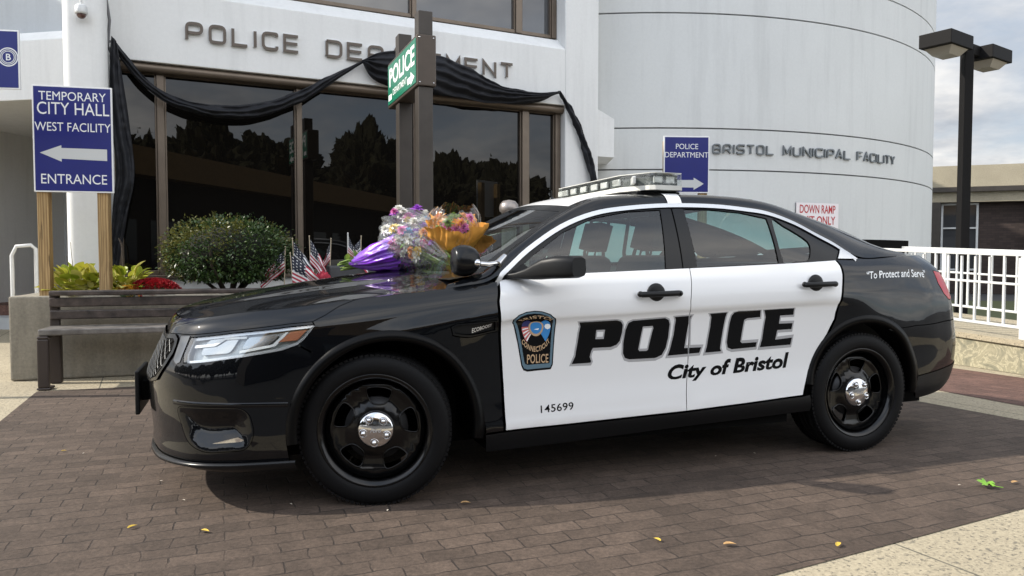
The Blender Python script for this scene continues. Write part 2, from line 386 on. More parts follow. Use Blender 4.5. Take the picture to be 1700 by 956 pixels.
# ================================================================== the police car
CAR = empty('police_car', (-.950, 4.309, 0), R(19.8), 'black and white police sedan with a roof light bar, parked on the brick paving', 'police car')
L = Surf(lower_stations()); VM = float(L.tv[-1]); UM = float(L.tu[-1])
LN = L.fn(); LN = LN if LN(np.array([[2.6, .45]]))[1][0, 1] < 0 else L.fn(1., -1.); LF = mirror(LN)
def xz2uv(x, z, guess=None):
    q = np.array(guess if guess is not None else [np.clip(1.59 + x, .9, 5.4), np.clip(z - .25, .1, .8)], float)
    for _ in range(40):
        p = L(q[:1], q[1:])[0]; r = np.array([x - p[0], z - p[2]])
        if abs(r).max() < 1e-4: break
        e = 1e-3; a = (L(q[:1] + e, q[1:])[0] - p) / e; b = (L(q[:1], q[1:] + e)[0] - p) / e
        J = np.array([[a[0], b[0]], [a[2], b[2]]])
        try: dq = np.linalg.solve(J, r)
        except Exception: break
        q = np.clip(q + np.clip(dq, -.1, .1), [0, 0], [UM, VM])
    return [float(q[0]), float(q[1])]
def u_at(x, v): return xz2uv_row(x, v)
def xz2uv_row(x, v):
    us = np.linspace(.6, 5.5, 800); xs = L(us, np.full(800, v))[:, 0]; return float(np.interp(x, xs, us))
BP, WP, BK = M['black_paint'], M['white_paint'], M['black_plastic']
ARCH = {'f': (.06, .36), 'r': (2.93, .37)}
def arc_xz(k, rad, a0, a1, n): return [(ARCH[k][0] + rad * math.cos(R(a)), ARCH[k][1] + rad * math.sin(R(a))) for a in np.linspace(a0, a1, n)]
def arc_uv(k, rad, a0, a1, n): return [xz2uv(x, z) for x, z in arc_xz(k, rad, a0, a1, n)]
DF = [[2.223, .8832], [2.198, .731], [2.206, .47], [2.221, .323], [2.229, .09], [2.553, .094], [2.898, .099], [3.265, .103], [3.268, .21], [3.284, .354], [3.287, .427], [3.284, .643], [3.316, .8832]]
DR = [[3.316, .8832], [3.284, .643], [3.287, .427], [3.284, .354], [3.268, .21], [3.265, .103], [3.656, .116], [4.045, .13], [4.062, .182], [4.094, .277], [4.147, .353], [4.228, .41], [4.275, .457], [4.300, .562], [4.322, .699], [4.342, .777], [4.352, .833], [4.345, .8832]]
SILL = [[2.122, .083], [2.229, .084], [3.266, .096], [4.044, .123], [4.096, .13], [4.126, .024], [3.14, .012], [2.276, .001], [2.136, .0]]
HLAMP = [[.731, .734], [.864, .737], [1.029, .746], [1.193, .755], [1.307, .755], [1.307, .743], [1.273, .699], [1.237, .671], [1.172, .652], [1.008, .634], [.852, .623], [.745, .619], [.728, .66]]
GRILLE = [[-.002, .735], [.383, .726], [.60, .737], [.632, .72], [.64, .692], [.64, .659], [.61, .606], [.523, .504], [.371, .455], [-.002, .45]]
VENT = [[1.945, .606], [1.971, .614], [2.180, .594], [2.186, .50], [2.034, .545], [1.955, .572]]
HOODLINE = [[-.002, .752], [.383, .745], [.632, .752], [.731, .750], [.864, .753], [1.029, .762], [1.193, .772], [1.30, .772], [1.36, .80], [1.43, .845], [1.50, .872], [1.56, .8832]]
af = arc_uv('f', .462, 142, 8, 22); ar = arc_uv('r', .45, 160, 14, 20)
front_low = arc_uv('f', .462, 200, 150, 8)                       # bumper side of the arch, low to high
JOINT = [[1.309, .752], [1.273, .705], [1.242, .668], [1.294, .634]]
low_f = xz2uv_row(-.42, 0.)
BUMPER = [[-.002, 0.], [low_f, 0.]] + front_low + [[1.335, .603]] + JOINT[::-1] + [[1.30, .772]] + HOODLINE[1:7][::-1] + [HOODLINE[0]]
# the lamp and grille openings are cut out of the bumper
FENDER = JOINT + af[0:] + [xz2uv(.535, .30), [2.126, .090], [2.219, .088], [2.211, .323], [2.196, .47], [2.188, .731], [2.213, .8832], [1.56, .8832]] + HOODLINE[7:11][::-1]
RB_LINE = [[4.690, .452], [4.751, .467], [4.934, .507], [5.222, .53], [5.385, .532], [5.8, .532], [UM + .002, .532]]
TAIL = [[5.233, .778], [5.30, .772], [5.42, .775], [5.60, .775], [5.62, .66], [5.42, .625], [5.30, .622], [5.249, .654], [5.216, .711]]
arq = [q for q in ar]
QUARTER = [[4.357, .8832], [4.364, .833], [4.354, .777], [4.334, .699], [4.312, .562], [4.287, .457], [4.240, .405], [4.21, .39]] + [q for q in ar if q[0] > 4.23 and not (q[1] < .455 and q[0] > 4.6)] + RB_LINE + [[UM + .002, .8832]]
rb_arch = [q for q in ar if q[0] > 4.6 and q[1] < .45]
VAL = [[4.968, .159], [5.064, .17], [5.406, .204], [5.8, .21], [UM + .002, .21]]
RBUMP = [RB_LINE[0]] + rb_arch + VAL + RB_LINE[::-1][:-1]
VALANCE = [[5.0, .0]] + [[4.955, .08], VAL[0]] + VAL[1:] + [[UM + .002, 0.]]
for side, fn, far in (('near', LN, 0), ('far', LF, 1)):
    sp = .035 if not far else .07
    fd = cut1('fender', BP, CAR, fn, FENDER, holes=[VENT], sp=sp, gap=.003)
    fdoor = cut1('front_door', WP, CAR, fn, DF, sp=sp); rdoor = cut1('rear_door', WP, CAR, fn, DR, sp=sp)
    cut1('sill', BK, CAR, fn, SILL, sp=sp)
    qp = cut1('quarter_panel', BP, CAR, fn, QUARTER, holes=[TAIL], sp=sp)
    cut1('tail_light', M['red_lens'], CAR, fn, TAIL, sp=.03, lift=.002)
    if not far: DOORS = (fdoor, rdoor); FEND = fd; QP = qp
    else: FARDOORS = (fdoor, rdoor)
    if not far:
        vt = Panels().cut(fn, VENT, sp=.03, lift=-.012, thick=0).build('vent', BK, fd)
        rim = Panels().cut(fn, offset(VENT, -.001), holes=[offset(VENT, -.008)], sp=.02, gap=0, lift=.002).build('vent_frame', M['satin_black'], vt)
        V, F = text_tris('ECOBOOST', .03, .0006, width=.105); V = V + [2.055, .553]; V[:, 1] -= (V[:, 0] - 2.055) * .10
        letters_on('vent_lettering', M['silver'], vt, V, F, fn, -.010)
# bumpers: both halves in one piece each
FOGREC = rounded([[.67, .33], [.83, .335], [1.0, .335], [1.035, .30], [1.045, .21], [1.01, .140], [.81, .130], [.70, .17]], .05)
def dished(fn, poly, depth, ramp):
    B = dense(poly, .01)
    def f(p_):
        d = np.sqrt(((p_[:, None] - B[None])**2).sum(2)).min(1); t = np.clip(d / ramp, 0, 1); t = t * t * (3 - 2 * t); P, N = fn(p_); return P - N * (depth * t)[:, None], N
    def g(p_):
        P, N = f(p_); e = .003; a = f(p_ + [e, 0])[0] - f(p_ - [e, 0])[0]; b = f(p_ + [0, e])[0] - f(p_ - [0, e])[0]; M_ = np.cross(a, b); M_ /= np.maximum(np.linalg.norm(M_, axis=1, keepdims=True), 1e-9); M_ *= np.sign((M_ * N).sum(1, keepdims=True)); return P, M_
    return g
p = Panels(); q = Panels(); v = Panels(); g = Panels()
for fn in (LN, LF):
    p.cut(fn, BUMPER, holes=[HLAMP, FOGREC], sp=.03, gap=.003)
    q.cut(fn, RBUMP, sp=.04); v.cut(fn, VALANCE, sp=.04, lift=.004)
fb = p.build('front_bumper', BP, CAR); q.build('rear_bumper', BP, CAR); v.build('rear_valance', BK, CAR)
# grille: dark opening with a bright egg-crate mesh and frame
gd = Panels()
for fn in (LN, LF): gd.cut(fn, GRILLE, sp=.04, lift=.004, thick=.01)
GR = gd.build('grille', M['dark'], CAR)
gm = MB()
for fn in (LN, LF):
    gp = np.array(GRILLE)
    for s_ in (1, -1):
        for c0 in np.arange(-1.2, 1.6, .055):
            ln = [(t, c0 + s_ * t * .9) for t in np.arange(0, .66, .02)]; P = np.array(ln); k = inpoly(P, offset(gp, -.008)); run = []
            for i in range(len(P)):
                if k[i]: run.append(P[i])
                if (not k[i] or i == len(P) - 1) and run:
                    if len(run) > 1:
                        A, N = fn(np.array(run)); gm.tube([tuple(x) for x in A + N * .009], .0028, 5)
                    run = []
gm.build('grille_mesh', M['smoked'], GR)
fr = Panels()
for fn in (LN, LF): fr.cut(fn, offset(GRILLE, .010), holes=[offset(GRILLE, -.012)], sp=.03, lift=.008, gap=0)
fr.build('grille_frame', M['satin_black'], GR)
# lower lip, chrome fog trim, creases
FOG = [[.81, .160], [.897, .178], [.966, .192], [1.003, .176], [.986, .150]]
for fn in (LN, LF):
    fr_ = Panels().cut(dished(fn, FOGREC, .030, .10), FOGREC, sp=.015, lift=0., gap=0, thick=0).build('fog_recess', BP, fb)
    Panels().cut(fn, FOG, sp=.02, lift=-.008, gap=0, thick=.012).build('fog_trim', M['chrome'], fb)
lip = MB()
us = np.linspace(0, 1.22, 34)
for fn in (LN, LF):
    a, na = fn(np.c_[us, np.full(34, .085)]); b, nb = fn(np.c_[us, np.full(34, .03)])
    lip.grid([[tuple(a[i] + na[i] * .003), tuple(a[i] + na[i] * .022 + [0, 0, .004]), tuple(a[i] + na[i] * .026 - [0, 0, .006]), tuple(b[i] + nb[i] * .012), tuple(b[i] + nb[i] * .003 - [0, 0, .012])] for i in range(34)])
lip.build('bumper_lip', M['satin_black'], fb)
us = np.linspace(.66, 1.2, 24)
for fn in (LN, LF):
    cre = MB(); a, na = fn(np.c_[us, .352 + 0 * us]); cre.grid([[tuple(a[i] + na[i] * .001 + [0, 0, .012]), tuple(a[i] + na[i] * .006 + [0, 0, .003]), tuple(a[i] + na[i] * .001 - [0, 0, .010])] for i in range(24)])
    cre.build('bumper_crease', BP, fb)
pl = MB().box((-1.108, -.19, .36), (-1.086, .19, .585)); bevel(pl.build('plate_bracket', BK, fb), .006)
MB().box((-1.086, -.10, .42), (-1.03, .10, .52)).build('bracket_mount', M['dark'], fb)
# headlights
for fn, far in ((LN, 0), (LF, 1)):
    hl = Panels().cut(fn, HLAMP, sp=.03, lift=-.045, thick=0, gap=-.01).build('headlight', M['lamp_grey'], CAR)
    Panels().cut(fn, HLAMP, holes=[offset(HLAMP, -.012)], sp=.03, lift=-.02, gap=0, thick=.03).build('lamp_bezel', M['silver'], hl)
    hp = np.array([[.76, .635], [.93, .645], [.93, .715], [.85, .725], [.76, .715]])
    Panels().cut(fn, rounded([[.80, .655], [.94, .655], [.965, .735], [.83, .73], [.80, .70]], .02), sp=.02, lift=-.028, gap=0, thick=.02).build('lamp_reflector', M['reflector'], hl)
    Panels().cut(fn, rounded([[.985, .668], [1.10, .675], [1.15, .725], [1.0, .722]], .02), sp=.02, lift=-.030, gap=0, thick=.02).build('lamp_module', M['reflector'], hl)
    Panels().cut(fn, [[.985, .650], [1.14, .672], [1.19, .735], [1.175, .735], [1.125, .682], [.985, .662]], sp=.02, lift=-.022, gap=0, thick=.01).build('light_tube', M['white_letter'], hl)
    Panels().cut(fn, [[.755, .690], [.86, .690], [.90, .715], [1.0, .715], [1.0, .726], [.895, .727], [.85, .703], [.755, .703]], sp=.02, lift=-.020, gap=0, thick=.01).build('light_tube', M['white_letter'], hl)
    Panels().cut(fn, [[1.150, .690], [1.235, .692], [1.275, .736], [1.20, .734]], sp=.02, lift=-.016, gap=0, thick=.01).build('amber_marker', M['amber'], hl)
    Panels().cut(fn, HLAMP, sp=.03, lift=.001, thick=0).build('headlight_lens', M['lens'], hl)
    Panels().cut(fn, [[.655, .74], [.722, .742], [.722, .622], [.70, .612], [.668, .63]], sp=.02, lift=.003, gap=0, thick=.006).build('lamp_side_trim', M['satin_black'] if far else M['reflector_dark'], hl)
# wheel arches
for fn in (LN, LF):
    for k, ro, ri, a0, a1 in (('f', .462, .415, 186, -10), ('r', .45, .405, 172, -6)):
        rows = []
        for x, z in arc_xz(k, 1., a0, a1, 48):
            cx, cz = ARCH[k]; dx, dz = x - cx, z - cz
            A, N = fn(np.array([xz2uv(cx + dx * (ro + .004), max(.2, cz + dz * (ro + .004))), xz2uv(cx + dx * (ri + .02), max(.2, cz + dz * (ri + .02))), xz2uv(cx + dx * ri, max(.2, cz + dz * ri))]))
            inn = np.array([0, -np.sign(A[2, 1]), 0])
            rows.append([tuple(A[0] - N[0] * .004), tuple(A[0] + N[0] * .002), tuple(A[1] + N[1] * .005), tuple(A[2] + N[2] * .001), tuple(A[2] + inn * .05), tuple(A[2] + inn * .34)])
        MB().grid(rows).build('wheel_arch', M['arch_black'], CAR)
# hood
hx = np.array([-.925, -.89, -.80, -.70, -.58, -.40, -.22, 0, .2, .38, .5]); hz = np.array([.872, .895, .925, .945, .968, 1.0, 1.028, 1.058, 1.082, 1.10, 1.108])
te = np.linspace(0, 2.2, 300); tep = L(te, np.full(300, VM)); 
def hood_fn(p):
    def z(x, y):
        ye = np.maximum(np.interp(x, tep[:, 0], -tep[:, 1]), .02); ze = np.interp(x, tep[:, 0], tep[:, 2]); zc = np.interp(x, hx, hz)
        t = np.clip(np.abs(y) / ye, 0, 1); yd = .33 + .22 * np.clip((x + .9) / 1.4, 0, 1)
        q = np.clip((yd - np.abs(y)) / .07, -1, 1) * .5 + .5; q = q * q * (3 - 2 * q)
        return zc + (ze - zc) * t**2.6 - .012 * (1 - q) * (1 - t**6) * np.clip((x + .92) / .15, 0, 1) * np.clip((.55 - x) / .3, 0, 1) + .004 * np.clip(1 - np.abs(y) / .25, 0, 1)
    x, y = p[:, 0], p[:, 1]; e = .006
    def zs(x, y): return (z(x - .012, y) + z(x + .012, y) + z(x, y)) / 3
    N = np.c_[-(zs(x + e, y) - zs(x - e, y)) / (2 * e), -(zs(x, y + e) - zs(x, y - e)) / (2 * e), np.ones(len(x))]; N /= np.linalg.norm(N, axis=1, keepdims=True)
    return np.c_[x, y, zs(x, y)], N
ue = np.linspace(0.02, xz2uv_row(.40, VM), 40); pe = L(ue, np.full(40, VM))
rear = [(.42, -.80), (.41, -.70), (.36, -.45), (.32, 0), (.36, .45), (.41, .70), (.42, .80)]
hood_poly = [(a, b) for a, b, _ in pe] + rear + [(a, -b) for a, b, _ in pe[::-1]]
hd = Panels().cut(hood_fn, hood_poly, sp=.03, gap=.002, thick=.02)
for fn in (LN, LF): hd.cut(fn, HOODLINE + [[1.2, VM], [.8, VM], [.4, VM], [-.002, VM]], sp=.03, gap=.001, thick=.012)
hd.build('hood', BP, CAR)
cow = MB(); cow.grid([[(x + dx, y, z) for dx, z in ((-.03, 1.055), (.10, 1.075), (.25, 1.05))] for x, y in rear]); cow.build('cowl', BK, CAR)
# ---------------- upper body
C2 = np.array([(.40, -.80, 1.03), (.49, -.785, 1.06), (.572, -.765, 1.09), (.642, -.745, 1.145), (.788, -.71, 1.24), (.939, -.675, 1.339), (1.05, -.652, 1.40), (1.15, -.632, 1.452), (1.26, -.617, 1.492), (1.40, -.607, 1.512), (1.544, -.60, 1.523), (1.842, -.59, 1.533), (2.072, -.585, 1.533), (2.314, -.58, 1.522), (2.484, -.58, 1.498), (2.683, -.58, 1.450), (2.942, -.585, 1.380), (3.195, -.60, 1.292), (3.354, -.62, 1.225), (3.46, -.645, 1.184)])
T_ = np.array([(.35, -.868, 1.012), (.45, -.868, 1.028), (.56, -.870, 1.045), (.640, -.868, 1.09), (.79, -.83, 1.213), (.93, -.792, 1.30), (1.04, -.768, 1.352), (1.14, -.747, 1.388), (1.25, -.73, 1.423), (1.40, -.716, 1.447), (1.55, -.708, 1.460), (1.83, -.70, 1.474), (2.05, -.70, 1.473), (2.25, -.705, 1.458), (2.40, -.711, 1.435), (2.60, -.731, 1.365), (2.80, -.776, 1.262), (2.99, -.828, 1.168), (3.22, -.802, 1.172), (3.44, -.75, 1.178)])
rows = []
for c, t in zip(C2, T_):
    d = c - t; o = np.array([0, -d[2], -d[1]]) * (1 if True else 1); o = np.array([0, -abs(d[2]), abs(d[1])]); o /= np.linalg.norm(o) + 1e-9
    hgt = np.linalg.norm(d); b = min(.022, hgt * .17)
    rows.append([t, t + d * .3 + o * b * .85, t + d * .6 + o * b, t + d * .86 + o * b * .55, c])
RAIL = Surf(rows); rn = RAIL.fn(); rn = rn if rn(np.array([[1.5, .07]]))[1][0, 1] < 0 else RAIL.fn(1., -1.)
ru, rv = float(RAIL.tu[-1]), float(RAIL.tv[-1]); RAILPOLY = [(0, 0)] + [(x, 0) for x in np.linspace(.1, ru, 40)] + [(ru, rv), (0, rv)]
# top skin: windshield, roof, backlight in one smooth sheet
ws = np.array([-1, -.93, -.8, -.55, -.28, 0, .28, .55, .8, .93, 1.]); rows = []
for i, c in enumerate(C2):
    s_ = np.clip((c[2] - 1.05) / .45, 0, 1); 
    fwd = -(.20 * (1 - s_) + .05) if c[0] < 1.5 else (.16 * np.clip((1.54 - c[2]) / .35, 0, 1)); up = .022 + .012 * s_
    if c[0] < 1.5 and c[0] > 1.15: fwd *= np.clip((1.56 - c[0]) / .4, 0, 1)
    rows.append([(c[0] + fwd * (1 - w_ * w_), -c[1] * w_ , c[2] + up * (1 - w_**2)) for w_ in ws])
TOP = Surf(rows); tn = TOP.fn(); tn = tn if tn(np.array([[2.0, .6]]))[1][0, 2] > 0 else TOP.fn(1., -1.)
tv = float(TOP.tv[-1])
tu_x = lambda x: float(np.interp(x, C2[:, 0], TOP.tu))
WS0, WS1, RB0, RB1 = tu_x(.56), tu_x(1.135), tu_x(2.55), tu_x(3.36)
cut1('windshield', M['windshield'], CAR, tn, [(WS0 - .12, .02), (WS1, .02), (WS1 + .02, tv * .5), (WS1, tv - .02), (WS0 - .12, tv - .02)], sp=.05, thick=.0)
roofp = [(WS1 + .005, .015), (RB0, .015), (RB0, tv - .015), (WS1 + .005, tv - .015), (WS1 + .025, tv * .5)]
bx = .075
roof = cut1('roof', WP, CAR, tn, [(WS1 + .005, bx * .6), (tu_x(1.6), bx * .45), (tu_x(2.30), bx * .4), (RB0 - .12, tv * .25), (RB0 - .10, tv * .5), (RB0 - .12, tv * .75), (tu_x(2.30), tv - bx * .4), (tu_x(1.6), tv - bx * .45), (WS1 + .005, tv - bx * .6), (WS1 + .025, tv * .5)], sp=.05, gap=.0, lift=.001, thick=.004)
cut1('roof_skin', BP, CAR, tn, [(WS1 - .005, .0), (ru * 0 + float(TOP.tu[-1]), .0), (float(TOP.tu[-1]), tv), (WS1 - .005, tv), (WS1 + .018, tv * .5)], holes=[[(RB0, .06), (RB1, .08), (RB1, tv - .08), (RB0, tv - .06)]], sp=.05, gap=.0, thick=.006)
cut1('rear_window', M['glass'], CAR, tn, [(RB0 - .01, .05), (RB1 + .01, .07), (RB1 + .01, tv - .07), (RB0 - .01, tv - .05)], sp=.05, thick=0, lift=-.003)
for y0, y1 in ((.0, .035), (tv - .035, tv)):
    cut1('windshield_border', M['satin_black'], CAR, tn, [(WS0 - .13, y0), (WS1, y0), (WS1, y1), (WS0 - .13, y1)], sp=.05, gap=0, lift=.001, thick=0)
cut1('windshield_border', M['satin_black'], CAR, tn, [(WS1 - .07, .03), (WS1 - .001, .02), (WS1 + .018, tv * .5), (WS1 - .001, tv - .02), (WS1 - .07, tv - .03), (WS1 - .05, tv * .5)], sp=.04, gap=0, lift=.001, thick=0)
# side glass plane
TX, TY, TZ = np.array([.35, .613, .65, .79, .998, 1.207, 1.42, 1.70, 2.0, 2.22, 2.38, 2.56, 2.72, 2.82, 2.937, 3.2]), -np.array([.868, .872, .866, .83, .775, .735, .715, .70, .70, .705, .71, .725, .755, .78, .822, .80]), np.array([1.0, 1.058, 1.104, 1.213, 1.335, 1.412, 1.447, 1.472, 1.474, 1.46, 1.439, 1.382, 1.303, 1.256, 1.180, 1.17])
BX, BZ, BY = np.array([.35, .6, .95, 1.3, 1.68, 2.05, 2.4, 2.72, 2.95, 3.2]), np.array([1.0, 1.05, 1.076, 1.09, 1.103, 1.116, 1.130, 1.145, 1.155, 1.165]), -np.array([.868, .872, .885, .887, .888, .888, .886, .872, .842, .80])
def crv(x, X, Y): return herm(X, Y[:, None], bess(X, Y[:, None]), x)[:, 0]
def g_raw(x, z):
    yt, zt, yb, zb = crv(x, TX, TY), crv(x, TX, TZ), crv(x, BX, BY), crv(x, BX, BZ); hh = np.maximum(zt - zb, .03)
    f = np.clip((z - zb) / hh, -.35, 1.3); return yb + (yt - yb) * f - .014 * 4 * f * (1 - f) * np.minimum(1, hh / .3)
def g_near(p):
    x, z = p[:, 0], p[:, 1]; e = .01; y = g_raw(x, z); N = np.c_[(g_raw(x + e, z) - g_raw(x - e, z)) / (2 * e), -np.ones(len(x)), (g_raw(x, z + e) - g_raw(x, z - e)) / (2 * e)]
    N /= np.linalg.norm(N, axis=1, keepdims=True); return np.c_[x, y, z], N
TRO = smooth_poly([(.600, 1.035), (.625, 1.075), (.652, 1.105), (.79, 1.215), (.998, 1.337), (1.207, 1.413), (1.42, 1.449), (1.70, 1.472), (2.0, 1.474), (2.22, 1.459), (2.381, 1.438), (2.561, 1.382), (2.722, 1.303), (2.813, 1.254), (2.90, 1.190), (2.935, 1.158)], False, 4)
_o = offset(TRO + [(2.9, 1.12), (1.7, 1.07), (.6, 1.0)], -.024)
_in = np.array(TRO); tg = np.gradient(_in, axis=0); nn = np.c_[tg[:, 1], -tg[:, 0]]; nn /= np.linalg.norm(nn, axis=1, keepdims=True); TRI = [tuple(q) for q in _in + nn * .023]
TRIM = TRO + TRI[::-1]
TRI2 = [tuple(q) for q in _in + nn * .034]
zb_ = lambda x: float(np.interp(x, BX, BZ))
GF = [(.80, 1.062), (1.05, 1.084), (1.578, 1.104), (1.638, 1.436), (1.419, 1.420), (1.205, 1.380), (1.01, 1.300), (.824, 1.180), (.715, 1.092), (.69, 1.06)]
GR_ = [(1.781, 1.116), (2.328, 1.137), (2.352, 1.40), (2.18, 1.430), (1.976, 1.444), (1.794, 1.444)]
GQ = smooth_poly([(2.365, 1.142), (2.45, 1.146), (2.54, 1.15), (2.585, 1.20), (2.60, 1.262), (2.52, 1.322), (2.46, 1.355), (2.389, 1.388)], True, 3)
fbase = [(x, zb_(x) - .012) for x in (1.683, 1.3, .95, .66)]
FRAME_F = [q for q in TRI if .66 < q[0] < 1.71] + [(1.712, 1.449)] + [(1.685, 1.108)] + [(x, zb_(x) - .012) for x in (1.683, 1.3, .95, .64)]
FRAME_R = [(1.689, 1.108), (1.718, 1.449)] + [q for q in TRI if 1.72 < q[0] < 2.90] + [(2.86, 1.145), (2.72, 1.133), (2.4, 1.118), (2.05, 1.104)]
for fn, far, dd in ((g_near, 0, DOORS), (mirror(g_near), 1, FARDOORS)):
    cut1('window_frame', M['satin_black'], dd[0], fn, FRAME_F, holes=[GF], sp=.04, gap=.0015, thick=.012, lift=-.004)
    cut1('window_frame', M['satin_black'], dd[1], fn, FRAME_R, holes=[GR_, GQ], sp=.04, gap=.0015, thick=.012, lift=-.004)
    cut1('window_trim', M['silver'], CAR, fn, TRIM, sp=.03, gap=0, thick=.012, lift=.004)
    cut1('window_trim', M['silver'], CAR, fn, [(2.775, 1.158), (2.845, 1.225), (2.89, 1.20), (2.945, 1.156)], sp=.03, gap=0, thick=.012, lift=.005)
    cut1('door_glass', M['glass'], dd[0], fn, GF, sp=.05, gap=-.004, thick=0, lift=-.010)
    cut1('door_glass', M['glass'], dd[1], fn, GR_, sp=.05, gap=-.004, thick=0, lift=-.010)
    cut1('quarter_glass', M['glass'], dd[1], fn, GQ, sp=.05, gap=-.004, thick=0, lift=-.010)
    cut1('roof_rail', BP, CAR, rn if not far else mirror(rn), RAILPOLY, sp=.035, gap=0, thick=.0)
# trunk deck
dku = np.linspace(xz2uv_row(3.0, VM), UM, 60); dkp = L(dku, np.full(60, VM))
def deck_fn(p):
    def z(x, y):
        ye = np.maximum(np.interp(x, dkp[:, 0], -dkp[:, 1]), .02); ze = np.interp(x, dkp[:, 0], dkp[:, 2]); t = np.clip(np.abs(y) / ye, 0, 1)
        return ze + (.018 + .010 * np.clip((x - 3.55) / .25, 0, 1)) * (1 - t**4)
    x, y = p[:, 0], p[:, 1]; e = .01; N = np.c_[-(z(x + e, y) - z(x - e, y)) / (2 * e), -(z(x, y + e) - z(x, y - e)) / (2 * e), np.ones(len(x))]; N /= np.linalg.norm(N, axis=1, keepdims=True)
    return np.c_[x, y, z(x, y)], N
dp = [(3.25, -.79)] + [(a, b) for a, b, _ in dkp if a > 3.27]; dp = dp + [(a, -b) for a, b in dp[::-1]]
cut1('trunk_lid', BP, CAR, deck_fn, dp, sp=.05, gap=.002, thick=.02)
# ---------------- wheels
def tyre_prof():
    return [(.250, -.09), (.262, -.105), (.272, -.115), (.288, -.1215), (.31, -.1215), (.332, -.117), (.346, -.106), (.353, -.094), (.356, -.07), (.349, -.068), (.349, -.062), (.357, -.060), (.358, -.022), (.350, -.020), (.350, -.013), (.358, -.011), (.358, .011), (.350, .013), (.350, .020), (.358, .022), (.357, .060), (.349, .062), (.349, .068), (.356, .07), (.353, .094), (.346, .106), (.332, .117), (.29, .12), (.25, .108), (.245, .09)]
def make_wheel(parent, loc, steer, far, lod):
    w_ = empty('wheel', loc, 0); w_.parent = parent
    Mx = Matrix.Rotation(steer, 4, 'Z') @ Matrix.Rotation(R(90), 4, 'X') @ Matrix.Scale(-1, 4, (0, 0, 1))
    if far: Mx = Matrix.Rotation(math.pi, 4, 'Z') @ Mx
    ty = MB().lathe(tyre_prof(), 72, 0, Mx)
    for k in range(90):                                            # shoulder blocks
        a = 2 * math.pi * k / 90
        for sgn in (-1, 1):
            q = Mx @ Matrix.Rotation(a, 4, 'Z'); ty.box((.3475, -.0085, sgn * .088 - .016), (.3585, .0085, sgn * .088 + .016), 0, q)
    ty.build('tyre', M['rubber'], w_)
    # all profiles: h negative = outward
    rm = MB().lathe([(.236, -.02), (.234, -.075), (.243, -.098), (.254, -.108), (.262, -.1125), (.268, -.1125), (.270, -.106), (.262, -.098)], 64, 0, Mx)
    rm.lathe([(.228, -.09), (.222, .08), (.21, .08), (.215, -.06)], 48, 0, Mx).build('rim', M['wheel_black'], w_)
    if not far:
        def hz_(r): return np.interp(r, [0, .085, .105, .14, .185, .208, .226, .237], [-.078, -.078, -.074, -.058, -.062, -.072, -.060, -.045])
        def df(p):
            r = np.hypot(p[:, 0], p[:, 1]); h = hz_(r); s_ = (hz_(r + .004) - hz_(r - .004)) / .008; k = np.maximum(r, 1e-6)
            P = np.c_[p[:, 0], p[:, 1], h]; N = np.c_[p[:, 0] / k * s_, p[:, 1] / k * s_, -np.ones(len(r))]; N /= np.linalg.norm(N, axis=1, keepdims=True)
            A = np.array([list(Mx @ Vector(q)) for q in P]); B = np.array([list(Mx.to_3x3() @ Vector(q)) for q in N]); return A, B
        holes = []; 
        for a in (85, 13, -59, -131, 157):
            q = [(.118, -.018), (.132, -.042), (.172, -.060), (.193, -.050), (.200, 0), (.193, .050), (.172, .060), (.132, .042), (.118, .018)]
            c_, s_ = math.cos(R(a)), math.sin(R(a)); holes.append(smooth_poly([(c_ * x - s_ * y, s_ * x + c_ * y) for x, y in q], True, 3))
        circ = lambda r, n: [(r * math.cos(2 * math.pi * i / n), r * math.sin(2 * math.pi * i / n)) for i in range(n)]
        Panels().cut(df, circ(.237, 64), holes=holes, sp=.02, gap=0, thick=.022).build('wheel_disc', M['wheel_black'], w_)
        for h in holes:
            H = np.array(h); P, N = df(H); lipm = MB(); lipm.tube([tuple(x) for x in np.vstack([P, P[:1]]) + N[0] * .001], .004, 6, 0, False)
            lipm.build('hole_rim', M['wheel_black'], w_)
        hc = MB().lathe([(.001, -.108), (.03, -.107), (.045, -.104), (.075, -.097), (.086, -.090), (.089, -.076)], 48, 0, Mx)
        for k in range(5):
            a = R(49 + 72 * k); hc.lathe([(.001, -.117), (.008, -.115), (.012, -.110), (.013, -.095)], 12, 0, Mx @ Matrix.Translation((.058 * math.cos(a), .058 * math.sin(a), 0)))
            hc.lathe([(.017, -.104), (.019, -.1065), (.021, -.102)], 16, 0, Mx @ Matrix.Translation((.058 * math.cos(a), .058 * math.sin(a), 0)))
        hc.build('hub_cap', M['chrome'], w_)
        V, F = text_tris('Ford', .026, .0005, .4, align='CENTER'); V[:, 1] -= .008
        letters_on('emblem', M['grey_letter'], w_, V * [1 if not far else -1, 1], F, lambda p: (lambda a: (np.array([list(Mx @ Vector((x, y, -.1085))) for x, y in a]), np.repeat(np.array([list(Mx.to_3x3() @ Vector((0, 0, -1)))]), len(a), 0)))(p), .0005)
    MB().lathe([(.001, -.045), (.15, -.045), (.15, -.02), (.001, -.02)], 32, 0, Mx).build('brake_disc', M['brake'], w_)
    return w_

for x, st in ((.022, R(-15)), (2.895, 0)):
    make_wheel(CAR, (x, -.825, .355), st, False, 1); make_wheel(CAR, (x, .825, .355), st, True, 1)
